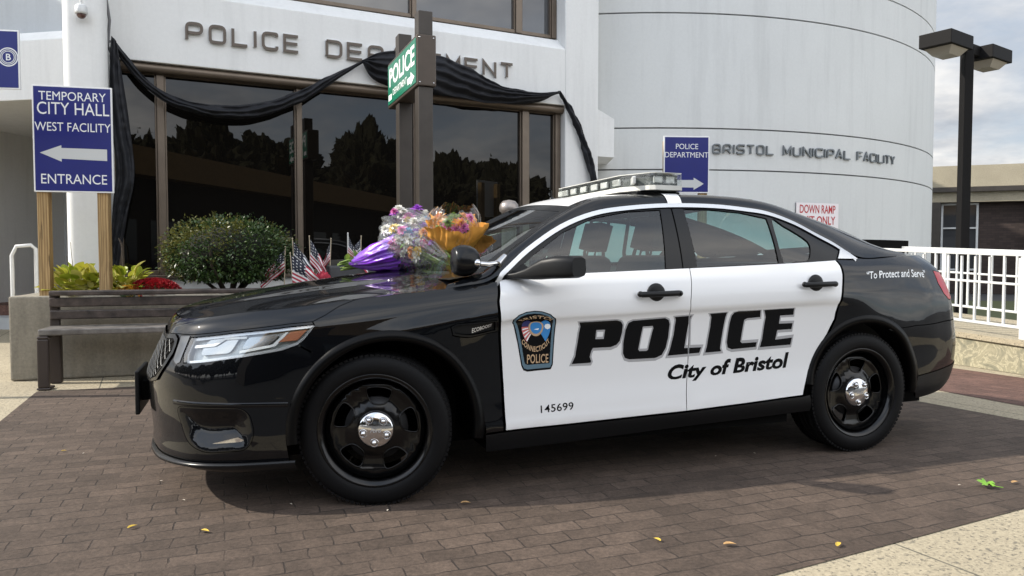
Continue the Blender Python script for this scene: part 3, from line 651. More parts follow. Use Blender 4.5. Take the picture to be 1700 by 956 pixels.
# ---------------- dark insides: underbody, bays, cabin
ub = MB(); ub.box((-.82, -.60, .19), (3.75, .60, .34)); ub.box((.56, -.86, .20), (2.42, .86, .40)); ub.box((-.80, -.60, .34), (.62, .60, .80)); ub.box((-.78, -.62, .25), (-.50, .62, .78))
ub.box((.50, -.85, .36), (.62, .85, .98)); ub.box((2.60, -.62, .34), (3.70, .62, 1.05)); ub.box((3.42, -.78, .30), (3.66, .78, 1.02)); ub.build('underbody', M['dark'], CAR)
cb = MB(); cb.box((.6, -.80, .42), (2.75, .80, .46)); cb.box((.55, -.83, .5), (.98, .83, 1.045)); cb.box((.98, -.86, .45), (2.7, -.82, 1.06)); cb.box((.98, .82, .45), (2.7, .86, 1.06)); cb.box((2.72, -.78, .5), (3.3, .78, 1.13))
cb.build('cabin_trim', M['carpet'], CAR)
def seat(x, y, wd, parent):
    s_ = empty('seat', (x, y, .46)); s_.parent = parent
    def slab(name, pts, hw, m):
        P = [[(a, hw * t, b) for t in (-1, -.97, -.85, 0, .85, .97, 1)] for a, b in pts]; bevel(MB().grid(P).build(name, m, s_), .01)
    b = MB()
    for hgt, dx, th, hw in ((.0, 0, .1, .24),): pass
    c = MB().box((-.30, -wd, .0), (.22, wd, .20)); bevel(c.build('cushion', M['seat'], s_), .05, 3)
    Mx = Matrix.Translation((.20, 0, .14)) @ Matrix.Rotation(R(16), 4, 'Y'); c = MB().box((-.07, -wd, 0), (.07, wd, .60), 0, Mx); bevel(c.build('seat_back', M['seat'], s_), .06, 3)
    c = MB().box((-.055, -.13, .64), (.045, .13, .83), 0, Mx).box((-.012, -.07, .58), (.0, -.055, .66), 0, Mx).box((-.012, .055, .58), (.0, .07, .66), 0, Mx); bevel(c.build('headrest', M['seat'], s_), .035, 3)
seat(1.38, -.38, .25, CAR); seat(1.38, .38, .25, CAR)
rs = MB().box((2.25, -.68, .5), (2.75, .68, .68)); Mx = Matrix.Translation((2.66, 0, .62)) @ Matrix.Rotation(R(22), 4, 'Y'); rs.box((-.08, -.68, 0), (.08, .68, .52), 0, Mx); bevel(rs.build('rear_seat', M['seat'], CAR), .05, 3)
pt = MB()
for y in (-.62, -.31, .0, .31, .62): pt.tube([(1.86, y, .5), (1.80, y * .98, 1.2), (1.84, y * .9, 1.46)], .012, 6)
for z, x, yy in ((1.02, 1.815, .66), (1.44, 1.84, .58)): pt.tube([(x, -yy, z), (x, yy, z)], .014, 6)
pt.build('prisoner_partition', M['satin_black'], CAR)
sw = MB(); Mx = Matrix.Translation((1.02, -.38, 1.02)) @ Matrix.Rotation(R(-65), 4, 'Y'); sw.tube([tuple(Mx @ Vector((.18 * math.cos(a), .18 * math.sin(a), 0))) for a in np.linspace(0, 2 * math.pi, 28)], .014, 8, 0, False)
sw.tube([tuple(Mx @ Vector((-.17, 0, 0))), tuple(Mx @ Vector((.17, 0, -.01)))], .016, 6); sw.tube([tuple(Mx @ Vector((0, -.17, 0))), tuple(Mx @ Vector((0, .17, 0)))], .016, 6); sw.tube([tuple(Mx @ Vector((0, 0, 0))), tuple(Mx @ Vector((0, 0, .2)))], .03, 8); sw.build('steering_wheel', M['satin_black'], CAR)
db = MB().box((.58, -.78, .9), (.98, .78, 1.07)); bevel(db.build('dashboard', M['carpet'], CAR), .04, 3)
rm_ = MB().ball((1.02, .02, 1.395), (.02, .12, .035), 12); rm_.tube([(1.02, .02, 1.42), (1.0, .02, 1.46)], .01); rm_.build('rear_view_mirror', M['satin_black'], CAR)
# ---------------- door furniture
for fn, far, dd in ((LN, 0, DOORS), (LF, 1, FARDOORS)):
    s_ = -1 if not far else 1
    for k, (x0, x1, z, rz) in enumerate(((1.363, 1.622, .9745, .03), (2.426, 2.667, 1.012, .03))):
        xc = (x0 + x1) / 2 - .012; y = .955
        cup = MB().lathe([(.001, .008), (.040, .006), (.054, .001), (.056, -.004)], 28, 0, Matrix.Translation((xc, s_ * (y - .004), z)) @ Matrix.Rotation(R(90 if not far else -90), 4, 'X')); h = cup.build('handle_cup', M['black_plastic'], dd[k])
        hb = MB(); n = 16; pts = [((x0 + (x1 - x0) * i / n), s_ * (y + .012 + .026 * math.sin(math.pi * min(max(i / n, .06), .94))**.6), z + (x1 - x0) * .02 * (i / n - .5)) for i in range(n + 1)]
        hb.tube(pts, [.004] + [.017] * (n - 1) + [.004], 12, 0, True, (1, .9)); hb.ball((x0 + .01, s_ * (y + .018), z), (.018, .012, .016), 12); hb.ball((x1 - .012, s_ * (y + .018), z), (.020, .013, .017), 12); hb.build('door_handle', M['black_plastic'], dd[k])
        if k == 0 and not far:
            MB().lathe([(.001, .0355), (.007, .0345), (.009, .031)], 14, 0, Matrix.Translation((x1 - .022, -.962, z)) @ Matrix.Rotation(R(90), 4, 'X')).build('lock_cylinder', M['dark'], dd[k])
    # mirror
    mr = MB(); sec = [(.685, .872, 1.072, .030, .012), (.72, .905, 1.074, .042, .018), (.765, .955, 1.084, .058, .030), (.80, .995, 1.098, .070, .046), (.83, 1.035, 1.110, .078, .055), (.87, 1.09, 1.116, .080, .058), (.915, 1.15, 1.118, .076, .057), (.930, 1.168, 1.118, .064, .048)]
    rows = []; nx, ny = .80, .60
    for x, y, z, a, b in sec:
        row = []
        for q in np.linspace(0, 2 * math.pi, 32, endpoint=False):
            cc = math.copysign(abs(math.cos(q))**.5, math.cos(q)); ss = math.copysign(abs(math.sin(q))**.5, math.sin(q)); row.append((x + a * cc * nx * .9, s_ * (y - a * cc * ny * .6), z + b * ss * (1 if ss > 0 else .9)))
        rows.append(row)
    mr.grid(rows, 0, True, True); mr.add(rows[-1], [list(range(32))]); mr.add(rows[0], [list(range(32))])
    mo = mr.build('wing_mirror', M['black_plastic'], dd[0])
    sp_ = MB().add([(.66, s_ * .865, 1.055), (.83, s_ * .885, 1.068), (.76, s_ * .86, 1.135), (.70, s_ * .865, 1.10)], [(0, 1, 2, 3)]); sp_.add([(.66, s_ * .875, 1.055), (.83, s_ * .895, 1.068), (.76, s_ * .87, 1.135), (.70, s_ * .875, 1.10)], [(3, 2, 1, 0)]); sp_.build('mirror_sail', M['black_plastic'], mo)
# ---------------- decals on the near doors
PL = {'P': ([[2.63, .514], [2.845, .512], [2.87, .503], [2.881, .486], [2.878, .459], [2.866, .432], [2.848, .421], [2.814, .415], [2.711, .416], [2.701, .407], [2.693, .39], [2.701, .377], [2.697, .373], [2.591, .373], [2.611, .395], [2.624, .438], [2.63, .466], [2.637, .492]], [[2.728, .473], [2.779, .472], [2.772, .441], [2.724, .442]]),
 'O': ([[2.915, .494], [2.94, .503], [3.133, .505], [3.156, .494], [3.164, .475], [3.157, .431], [3.143, .401], [3.12, .381], [3.08, .373], [2.923, .375], [2.897, .38], [2.886, .394], [2.887, .424], [2.898, .465]], [[3.001, .474], [3.06, .474], [3.065, .466], [3.035, .399], [3.026, .396], [2.983, .397], [2.976, .402]]),
 'L': ([[3.195, .507], [3.299, .509], [3.285, .484], [3.259, .396], [3.366, .395], [3.354, .379], [3.156, .377], [3.17, .396], [3.191, .439], [3.201, .492]], None),
 'I': ([[3.415, .514], [3.525, .517], [3.517, .491], [3.488, .388], [3.496, .379], [3.392, .378], [3.403, .397], [3.421, .455], [3.426, .495]], None),
 'C': ([[3.575, .514], [3.604, .52], [3.75, .517], [3.75, .481], [3.662, .48], [3.643, .474], [3.622, .404], [3.633, .399], [3.732, .399], [3.726, .385], [3.565, .383], [3.538, .389], [3.532, .406], [3.547, .466], [3.558, .496]], None),
 'E': ([[3.775, .516], [3.982, .515], [3.979, .481], [3.887, .481], [3.882, .451], [3.977, .45], [3.971, .431], [3.872, .431], [3.859, .402], [3.976, .405], [3.966, .384], [3.754, .383], [3.769, .407], [3.788, .479]], None)}
gl = [Panels(), Panels()]; bl = [Panels(), Panels()]; SPLIT = 3.2855
def half(poly, k):
    """part of an outline on one side of the door gap"""
    o = []; n = len(poly); ins = (lambda q: q[0] < SPLIT - .004) if k == 0 else (lambda q: q[0] > SPLIT + .004); e = SPLIT - .004 if k == 0 else SPLIT + .004
    for i in range(n):
        a, b = poly[i], poly[(i + 1) % n]
        if ins(a): o.append(a)
        if ins(a) != ins(b): t = (e - a[0]) / (b[0] - a[0]); o.append([e, a[1] + (b[1] - a[1]) * t])
    return o
for ch, (po, ho) in PL.items():
    ks = (0, 1) if ch == 'L' else ((0,) if ch in 'PO' else (1,))
    for k in ks:
        pk = half(po, k) if ch == 'L' else po; g_ = [list(q) for q in offset(pk, .0085)]
        if ch == 'L': g_ = half(g_, k)
        gl[k].cut(LN, g_, holes=[offset(ho, -.007)] if ho else (), sp=.03, gap=0, lift=.0008, thick=0)
        bl[k].cut(LN, pk, holes=[ho] if ho else (), sp=.03, gap=0, lift=.0016, thick=0)
for k in (0, 1):
    gl[k].build('letter_edging', M['grey_letter'], DOORS[k]); bl[k].build('door_lettering', M['black_letter'], DOORS[k])
V, F = text_tris('City of Bristol', .0805, .0030, .22, 1.02, width=.800); V[:, 0] += 3.146; V[:, 1] += .287 + (V[:, 0] - 3.146) * .020
for k in (0, 1):
    c = np.array([V[f].mean(0)[0] for f in F]); Fk = [f for f, x in zip(F, c) if (x < SPLIT) == (k == 0)]; root_ = {}
    def find(i):
        while root_.setdefault(i, i) != i: i = root_[i]
        return i
    for f in Fk: root_[find(f[1])] = find(f[0]); root_[find(f[2])] = find(f[0])
    isl = {}
    for f in Fk: isl.setdefault(find(f[0]), []).append(f)
    for fs in isl.values():
        ids = sorted({i for f in fs for i in f}); at_ = {i: n_ for n_, i in enumerate(ids)}; letters_on('door_letter', M['black_letter'], DOORS[k], V[ids], [[at_[i] for i in f] for f in fs], LN, .0012)
V, F = text_tris('145699', .058, .0004, 0, 1.05, width=.180); V += [2.404, .171]; letters_on('unit_number', M['black_letter'], DOORS[0], V, F, LN, .0012)
V, F = text_tris('\u201cTo Protect and Serve\u201d', .058, .0008, .35, 1.0, width=.565); V += [4.53, .737]; letters_on('motto_lettering', M['white_letter'], QP, V, F, LN, .0012)
PATCH = [[2.270, .53], [2.272, .576], [2.298, .615], [2.336, .633], [2.379, .637], [2.419, .630], [2.462, .609], [2.491, .568], [2.495, .522], [2.481, .378], [2.472, .368], [2.350, .366], [2.331, .370], [2.322, .380]]
M['patch_rim'] = mat('patch_rim', (.10, .17, .22), .4); M['patch_gold'] = mat('patch_gold', (.50, .34, .20), .5); M['flag_blue'] = mat('flag_blue', (.03, .22, .55), .5); M['flag_red'] = mat('flag_red', (.52, .13, .13), .5); M['navy'] = mat('navy', (.02, .025, .12), .5)
pa = Panels().cut(LN, offset(PATCH, .006), sp=.02, gap=0, lift=.0008, thick=0).build('shoulder_patch', M['black_letter'], DOORS[0])
def pch(name, poly, m, lift, holes=()): return Panels().cut(LN, poly, holes=holes, sp=.015, gap=0, lift=lift, thick=0).build(name, M[m], pa)
pch('patch_border', PATCH, 'patch_rim', .0012, [offset(PATCH, -.013)]); pch('patch_field', offset(PATCH, -.012), 'black_letter', .0012)
pc_ = (2.392, .500 - .005); CS = 1.12     # the picture in the middle of the patch
ring = lambda r0, r1, a0, a1, n=14: [(pc_[0] + r1 * math.cos(R(a)) * CS, pc_[1] + r1 * math.sin(R(a))) for a in np.linspace(a0, a1, n)] + ([(pc_[0] + r0 * math.cos(R(a)) * CS, pc_[1] + r0 * math.sin(R(a))) for a in np.linspace(a1, a0, n)] if r0 else [])
pch('patch_banner', ring(.036, .068, 128, 178), 'navy', .002); pch('patch_banner', ring(.036, .068, 180, 232), 'flag_red', .002); pch('patch_banner', ring(.036, .070, -48, 52), 'flag_blue', .002)
for a in (190, 203, 216, 229): pch('patch_stripe', ring(.038, .066, a - 2.5, a + 2.5, 3), 'white_letter', .0026)
pch('patch_crest', [(pc_[0] + .062 + .017 * math.cos(R(a)), pc_[1] + .004 + .014 * math.sin(R(a))) for a in range(0, 360, 45)], 'white_letter', .0026)
pch('patch_seal', ring(0, .036, 0, 345, 24), 'patch_gold', .0024); pch('patch_seal', ring(0, .028, 0, 345, 24), 'flag_blue', .003)
pch('patch_seal', [(pc_[0] - .012, pc_[1] - .012), (pc_[0] + .012, pc_[1] - .014), (pc_[0] + .016, pc_[1] - .006), (pc_[0], pc_[1] - .009)], 'white_letter', .0034)
def arc_text(s, size, r, mid, cy, m, flip=False, sp_=1.1):
    V, F = text_tris(s, size, .0006, 0, sp_, 'CENTER'); a = R(mid) - V[:, 0] / r * (1 if not flip else -1); rr = r + (V[:, 1] if not flip else -V[:, 1])
    return letters_on('patch_lettering', M[m], pa, np.c_[pc_[0] + rr * np.cos(a) * CS, cy + rr * np.sin(a)], F, LN, .0026)
arc_text('BRISTOL', .040, .082, 90, .498, 'patch_gold'); arc_text('CONNECTICUT', .020, .098, 270, .512, 'patch_gold', True)
V, F = text_tris('POLICE', .034, .0005, 0, 1.08, 'CENTER', width=.115); V += [2.403 + 0, .383]; letters_on('patch_lettering', M['patch_gold'], pa, V, F, LN, .0026)
# ---------------- light bar, straps, spotlight
lb = empty('light_bar', (1.60, 0, 1.535)); lb.parent = CAR
plan = lambda s_, f=1.: [(-.06, -.41), (.03, -.615), (.06, -.64), (.235, -.635), (.25, -.61), (.25, .68), (.235, .705), (.06, .72), (.03, .70), (-.06, .50)]
M['bar_white'] = mat('bar_white', (.60, .60, .56), .4, var=.08); M['bar_lens'] = clear_mat('bar_lens', (.90, .92, .91), .8, .03, .08, .02, .3, 30.)
pb = plan(1); tray = MB().prism(pb, .022, .048); bevel(tray.build('tray', M['bar_white'], lb), .008)
lens = MB().prism([tuple(q) for q in offset(pb, -.004)], .049, .118); bevel(lens.build('lens', M['bar_lens'], lb), .010)
top = MB().prism([tuple(q) for q in offset(pb, -.004)], .1185, .122); bevel(top.build('lid', M['bar_white'], lb), .002)
M['led'] = mat('led_module', (.66, .67, .65), .3, .3); M['led_dark'] = mat('bar_inside', (.055, .065, .065), .5)
MB().prism([tuple(q) for q in offset(pb, -.028)], .05, .112).build('module_core', M['led_dark'], lb)
for y in (-.36, -.20, -.06, .10, .26, .40, .47):
    c = MB().box((-.056, y - .045, .062), (-.040, y + .045, .10)); bevel(c.build('flash_module', M['led'], lb), .006)
Mx = Matrix.Translation((-.008, -.505, .08)) @ Matrix.Rotation(R(-24.2), 4, 'Z')
c = MB().box((-.018, -.075, -.022), (0.004, .075, .022), 0, Mx); bevel(c.build('flash_module', M['led'], lb), .006)
for x in (.09, .17):
    c = MB().box((x - .03, -.612, .062), (x + .03, -.594, .104)); bevel(c.build('flash_module', M['led'], lb), .006)
for s_ in (-1, 1):
    ft = MB().box((-.02, s_ * .50 - .06, -.004), (.27, s_ * .50 + .06, .022)).box((-.06, s_ * .545 - .03, -.022), (.33, s_ * .545 + .03, -.002)); bevel(ft.build('bar_foot', M['satin_black'], lb), .008)
    pts, N = (rn if s_ < 0 else mirror(rn))(np.array([[float(np.interp(1.70, C2[:, 0], RAIL.tu)), v_] for v_ in np.linspace(.0, rv, 8)])); p2, _n = (rn if s_ < 0 else mirror(rn))(np.array([[float(np.interp(1.80, C2[:, 0], RAIL.tu)), v_] for v_ in np.linspace(.0, rv, 8)]))
    st_ = MB().grid([[tuple(a + n * .004 - np.array([1.60, 0, 1.535])), tuple(b + n * .004 - np.array([1.60, 0, 1.535]))] for a, b, n in zip(pts, p2, N)]); st_.build('strap', M['white_paint'], lb)
an = MB().tube([(1.30, .05, 1.535), (1.30, .05, 1.60)], .004, 6).ball((1.30, .05, 1.54), .018, 10); an.build('roof_antenna', M['satin_black'], CAR)
for s_ in (-1, 1):
    sl = empty('spotlight', (.465, s_ * .80, 1.150)); sl.parent = CAR
    Mx = Matrix.Rotation(R(-118 if s_ < 0 else 118), 4, 'Z') @ Matrix.Rotation(R(-90), 4, 'X') if False else Matrix.Rotation(R(-90), 4, 'Y')
    MB().lathe([(.001, -.085), (.022, -.082), (.044, -.072), (.062, -.055), (.075, -.030), (.080, -.002), (.077, .028), (.068, .048), (.060, .056), (.001, .06)], 36, 0, Mx).build('lamp_shell', M['satin_black'], sl)
    hd_ = MB().tube([(.05, s_ * .06, -.015), (.11, s_ * .058, -.02), (.17, s_ * .035, -.012)], .014, 10).ball((.05, s_ * .065, -.012), .021, 10).tube([(.165, s_ * .04, -.018), (.215, s_ * .005, .022)], [.022, .016], 10); hd_.build('lamp_arm', M['chrome'], sl)
    MB().tube([(.06, s_ * .015, -.07), (.065, s_ * .02, -.11)], [.03, .02], 8).build('lamp_stem', M['satin_black'], sl)
# ================================================================== ground
def ground_mat(name, fn):
    m = bpy.data.materials.new(name); m.use_nodes = True; t = NT(m.node_tree); p = t.n['Principled BSDF']; co = t.add('ShaderNodeTexCoord').outputs['Object']
    fn(t, p, co); return m
def brick_nodes(lo, hi, mort, rz, bw=.205, bh=.104, red=0.):
    def f(t, p, co):
        mp = t.add('ShaderNodeMapping', i={'Vector': co, 'Rotation': (0, 0, -rz)}).outputs[0]
        wob = t.noise(mp, 7., 3, .6, 1); wob = t.add('ShaderNodeVectorMath', operation='SUBTRACT', i={0: wob, 1: (.5, .5, .5)}).outputs[0]
        wob = t.add('ShaderNodeVectorMath', operation='SCALE', i={0: wob, 'Scale': .042}).outputs[0]; v = t.add('ShaderNodeVectorMath', operation='ADD', i={0: mp, 1: wob}).outputs[0]
        b = t.add('ShaderNodeTexBrick', offset=.5, i={'Vector': v, 'Color1': (0, 0, 0, 1), 'Color2': (1, 1, 1, 1), 'Mortar': (.5, .5, .5, 1), 'Scale': 1., 'Mortar Size': .0038, 'Mortar Smooth': .35, 'Bias': 0., 'Brick Width': bw, 'Row Height': bh})
        per = b.outputs['Color']; big = t.noise(co, .9, 4, .6); fine = t.noise(co, 55, 8, .75); mid = t.noise(co, 9, 6, .7)
        c = t.mix(t.math('ADD', t.math('MULTIPLY', big, .45), t.math('MULTIPLY', per, .55)), lo, hi)
        c = t.mix(.75, c, t.ramp(fine, [(.30, .40), (.70, 1.6)]), 'MULTIPLY'); c = t.mix(.55, c, t.ramp(mid, [(.3, .52), (.7, 1.45)]), 'MULTIPLY')
        oil = t.ramp(t.noise(co, .55, 5, .62), [(.30, .70), (.55, 1.08)]); c = t.mix(.8, c, oil, 'MULTIPLY'); worn = t.ramp(t.noise(mp, 3.1, 5, .7), [(.45, 0.), (.62, 1.)])
        jf = t.math('MULTIPLY', b.outputs['Fac'], t.math('SUBTRACT', 1., t.math('MULTIPLY', worn, .92)))
        c = t.mix(jf, c, mort); spk = t.ramp(t.noise(co, 210, 2, .5), [(.70, 0.), (.76, 1.)]); c = t.mix(t.math('MULTIPLY', spk, .35), c, (.30, .26, .23))
        t.l.new(c, p.inputs['Base Color']); p.inputs['Roughness'].default_value = .82; p.inputs['Specular IOR Level'].default_value = .35
        h = t.math('ADD', t.math('MULTIPLY', t.math('SUBTRACT', 1., jf), 1.), t.math('ADD', t.math('MULTIPLY', fine, .45), t.math('MULTIPLY', mid, .8)))
        bp = t.add('ShaderNodeBump', i={'Strength': .8, 'Distance': .007, 'Height': h}); t.l.new(bp.outputs[0], p.inputs['Normal'])
    return f
def concrete_nodes(col_, speck=1., joint=1.5, rz=0.):
    def f(t, p, co):
        big = t.noise(co, 1.3, 5, .6); fine = t.noise(co, 70, 6, .7); peb = t.add('ShaderNodeTexVoronoi', i={'Vector': co, 'Scale': 105., 'Randomness': 1.})
        c = t.mix(big, tuple(x * .82 for x in col_), tuple(x * 1.12 for x in col_)); c = t.mix(.5, c, t.ramp(fine, [(.3, .7), (.7, 1.25)]), 'MULTIPLY')
        pit = t.ramp(t.noise(co, 50, 4, .68), [(.36, 1.), (.44, 0.)]); c = t.mix(t.math('MULTIPLY', pit, .75 * speck), c, (.10, .095, .08))
        c = t.mix(.35 * speck, c, t.ramp(peb.outputs['Color'], [(0., .55), (1., 1.4)]), 'MULTIPLY')
        mp = t.add('ShaderNodeMapping', i={'Vector': co, 'Rotation': (0, 0, -rz), 'Location': (.37, .4, 0)}).outputs[0]
        b = t.add('ShaderNodeTexBrick', offset=0., i={'Vector': mp, 'Scale': 1., 'Mortar Size': .006, 'Mortar Smooth': .2, 'Brick Width': joint, 'Row Height': joint}); c = t.mix(t.math('MULTIPLY', b.outputs['Fac'], .8), c, (.07, .07, .055))
        t.l.new(c, p.inputs['Base Color']); p.inputs['Roughness'].default_value = .88
        h = t.math('ADD', t.math('SUBTRACT', fine, t.math('MULTIPLY', pit, 1.)), t.math('MULTIPLY', b.outputs['Fac'], -2.)); bp = t.add('ShaderNodeBump', i={'Strength': .6, 'Distance': .005, 'Height': h}); t.l.new(bp.outputs[0], p.inputs['Normal'])
    return f
M['brick_ground'] = ground_mat('stamped_brick_paving', brick_nodes((.049, .0355, .027), (.102, .074, .057), (.027, .0205, .017), R(21.5)))
M['brick_red'] = ground_mat('red_brick_paving', brick_nodes((.105, .058, .046), (.16, .088, .07), (.05, .03, .025), R(-63.)))
M['concrete'] = ground_mat('concrete_paving', concrete_nodes((.365, .315, .222), 1., 1.55, R(26.5)))
M['asphalt'] = ground_mat('asphalt', lambda t, p, co: (t.l.new(t.ramp(t.noise(co, 40, 6, .7), [(.3, .035), (.7, .075)]), p.inputs['Base Color']), setattr(p.inputs['Roughness'], 'default_value', .9)))
def sheet(name, poly, z, m):
    o = MB().add([(x, y, z) for x, y in poly], [list(range(len(poly)))]).build(name, m); o['kind'] = 'structure'; return o
def ccw(p): return p if area(p) > 0 else p[::-1]
sheet('ground', [(-400, -400), (400, -400), (400, 400), (-400, 400)], -.010, M['asphalt'])
sheet('concrete_paving', ccw([(-14, -5.95), (22, 12.45), (22, 17), (-14, 15)]), -.004, M['concrete'])
sheet('brick_paving', ccw([(-4.14, 6.40), (-1.95, 1.18), (.94, 2.66), (2.39, 3.40), (4.157, 4.30), (3.29, 5.99), (2.1, 8.55), (-3.1, 6.77)]), 0., M['brick_ground'])
sheet('red_brick_paving', ccw([(3.74, 6.50), (4.02, 5.77), (4.75, 4.55), (7.2, 5.3), (5.02, 7.0), (4.62, 7.86), (3.2, 8.0)]), 0., M['brick_red'])

# ================================================================== materials of the setting
def painted_wall(name, base, stain=.12):
    def f(t, p, co):
        big = t.noise(co, .55, 5, .6); fine = t.noise(co, 26, 6, .7); st = t.add('ShaderNodeMapping', i={'Vector': co, 'Scale': (3.2, 3.2, .28)}).outputs[0]; run = t.noise(st, 1.7, 6, .62)
        c = t.mix(big, tuple(x * (1 - stain) for x in base), tuple(min(.86, x * 1.05) for x in base)); c = t.mix(.30, c, t.ramp(run, [(.30, .74), (.50, 1.04)]), 'MULTIPLY'); c = t.mix(.25, c, t.ramp(fine, [(.3, .86), (.7, 1.08)]), 'MULTIPLY')
        t.l.new(c, p.inputs['Base Color']); p.inputs['Roughness'].default_value = .75
        bp = t.add('ShaderNodeBump', i={'Strength': .12, 'Distance': .01, 'Height': fine}); t.l.new(bp.outputs[0], p.inputs['Normal'])
    return ground_mat(name, f)
M['wall_white'] = painted_wall('painted_concrete', (.77, .775, .765)); M['tower_grey'] = painted_wall('tower_painted_concrete', (.68, .695, .69), .14)
M['bronze'] = mat('bronze_frame', (.15, .118, .09), .38, .5, var=.12); M['bronze_dark'] = mat('dark_bronze_post', (.052, .044, .037), .42, .3, var=.15)
M['window_dark'] = mat('dark_window_glass', (.004, .0035, .003), .01, spec=.5, ior=1.5)
M['window_grey'] = mat('upper_window_glass', (.05, .052, .056), .03, spec=.9, ior=1.6)
M['sign_blue'] = mat('sign_blue', (.009, .014, .155), .35, var=.06); M['sign_white'] = mat('sign_white', (.78, .79, .79), .45); M['arrow_grey'] = mat('arrow_grey', (.56, .58, .58), .45)
M['letter_bronze'] = mat('bronze_letter', (.105, .085, .07), .4, .4); M['letter_pale'] = mat('letter_highlight', (.70, .71, .71), .5)
M['letter_grey'] = mat('grey_letter_metal', (.16, .175, .185), .4, .4)
M['white_metal'] = mat('white_painted_metal', (.60, .61, .605), .45, var=.12)
M['drape'] = mat('black_bunting', (.008, .009, .013), .7, spec=.4, bump=.08, bscale=160)
# ================================================================== the police station
KS = 1.13; ZS = -.151                     # the station is built to one size and set at this scale
ST = empty('police_station', (.762, 11.13, ZS), R(26.3), 'white concrete police station with bronze windows and raised lettering', 'building')
FE = np.array([math.cos(R(26.3)), math.sin(R(26.3))]); FN = np.array([FE[1], -FE[0]])
ST.scale = (KS, KS, KS)
def fw(a, b, z): return (.762 + KS * (a * FE[0] + b * FN[0]), 11.13 + KS * (a * FE[1] + b * FN[1]), ZS + KS * z)
def yz_prism(poly, a0, a1, mb=None, mi=0):
    """section (y,z) pushed along local x"""
    mb = mb or MB(); n = len(poly); V = [(a0, y, z) for y, z in poly] + [(a1, y, z) for y, z in poly]; mb.add(V, [list(range(n))[::-1], list(range(n, 2 * n))] if area(poly) > 0 else [list(range(n)), list(range(n, 2 * n))[::-1]], mi)
    return mb.add(V, [(i, (i + 1) % n, n + (i + 1) % n, n + i) for i in range(n)] if area(poly) > 0 else [(i, n + i, n + (i + 1) % n, (i + 1) % n) for i in range(n)], mi)
bevel(yz_prism([(0, 3.175), (1.2, 3.175), (1.2, 4.085), (.22, 4.085), (0, 3.905)], -5.40, .03).build('fascia', M['wall_white'], ST), .008)
bevel(MB().box((.032, -.002, 0), (.552, 6.0, 6.4)).build('end_pier', M['wall_white'], ST), .015)
MB().box((-5.4, .30, 6.2), (.03, 6., 6.4)).box((-5.4, 1.3, 4.085), (.03, 6., 6.2)).box((-5.4, .55, 3.2), (.03, 6, 4.08)).build('upper_wall', M['wall_white'], ST)
MB().box((-5.4, .11, 0), (.03, .5, .965)).build('base_wall', M['wall_white'], ST)
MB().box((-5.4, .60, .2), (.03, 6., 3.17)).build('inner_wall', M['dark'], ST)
def win_row(z0, z1, y, mull, gm_, name):
    for (a0, w0), (a1, w1) in zip(mull[:-1], mull[1:]):
        x0, x1 = a0 + w0 / 2, a1 - w1 / 2; f = MB().box((x0, y - .02, z0), (x1, y + .06, z0 + .045)).box((x0, y - .02, z1 - .05), (x1, y + .06, z1)).box((x0, y - .018, z0 + .045), (x0 + .018, y + .06, z1 - .05)).box((x1 - .018, y - .018, z0 + .045), (x1, y + .06, z1 - .05))
        fo = bevel(f.build(name, M['bronze'], ST), .004); MB().box((x0 + .01, y + .025, z0 + .03), (x1 - .01, y + .035, z1 - .03)).build('pane', gm_, fo)
    for a, w_ in mull: bevel(MB().box((a - w_ / 2 + .001, y - .045, z0 - .002), (a + w_ / 2 - .001, y + .07, z1 - .002)).build('mullion', M['bronze'], ST), .006)
win_row(.985, 3.12, .15, [(-5.22, .06), (-4.806, .075), (-3.393, .05), (-1.98, .05), (-.499, .10), (-.014, .08)], M['window_dark'], 'window')
win_row(4.105, 6.2, .27, [(-5.35, .06), (-3.393, .05), (-1.978, .05), (-.536, .09), (-.006, .07)], M['window_grey'], 'upper_window')
hd = MB().tube([(-5.4, .07, 3.125), (.03, .07, 3.125)], .05, 14); hd.box((-5.4, .07, 3.12), (.03, .5, 3.174)); hd.build('window_head', M['bronze'], ST)
bevel(MB().box((-5.4, .06, .945), (.03, .16, .984)).build('window_sill', M['bronze'], ST), .006)
for x in (-2.5, -1.2):
    MB().box((x, .9, 4.3), (x + .05, .95, 6.1)).build('blind_rail', M['silver'], ST) if False else None
# raised lettering, drawn from strokes
GL = {'P': [[(0, 0), (0, 1), (1, 1), (1, .42), (0, .42)]], 'O': [[(.5, 0), (0, 0), (0, 1), (1, 1), (1, 0), (.5, 0)]], 'L': [[(0, 1), (0, 0), (1, 0)]], 'I': [[(0, 0), (0, 1)]], 'C': [[(1, .80), (1, 1), (0, 1), (0, 0), (1, 0), (1, .2)]],
      'E': [[(1, 1), (0, 1), (0, 0), (1, 0)], [(0, .5), (.95, .5)]], 'D': [[(0, 1), (0, 0)], [(.0, 1), (1, 1), (1, 0), (.0, 0)]], 'A': [[(0, 0), (.5, 1), (1, 0)], [(.19, .33), (.81, .33)]], 'R': [[(0, 0), (0, 1), (1, 1), (1, .42), (0, .42)], [(.6, .42), (1, 0)]],
      'T': [[(0, 1), (1, 1)], [(.5, 1), (.5, 0)]], 'M': [[(0, 0), (0, 1), (.5, .25), (1, 1), (1, 0)]], 'N': [[(0, 0), (0, 1), (1, 0), (1, 1)]], 'B': [[(.5, 0), (0, 0), (0, 1), (.95, 1), (.95, .5), (1, .5), (1, 0), (.5, 0)], [(0, .5), (.95, .5)]],
      'S': [[(1, .82), (1, 1), (0, 1), (0, .5), (1, .5), (1, 0), (0, 0), (0, .18)]], 'U': [[(0, 1), (0, 0), (1, 0), (1, 1)]], 'F': [[(1, 1), (0, 1), (0, 0)], [(0, .5), (.9, .5)]], 'Y': [[(0, 1), (.5, .5), (1, 1)], [(.5, .5), (.5, 0)]]}
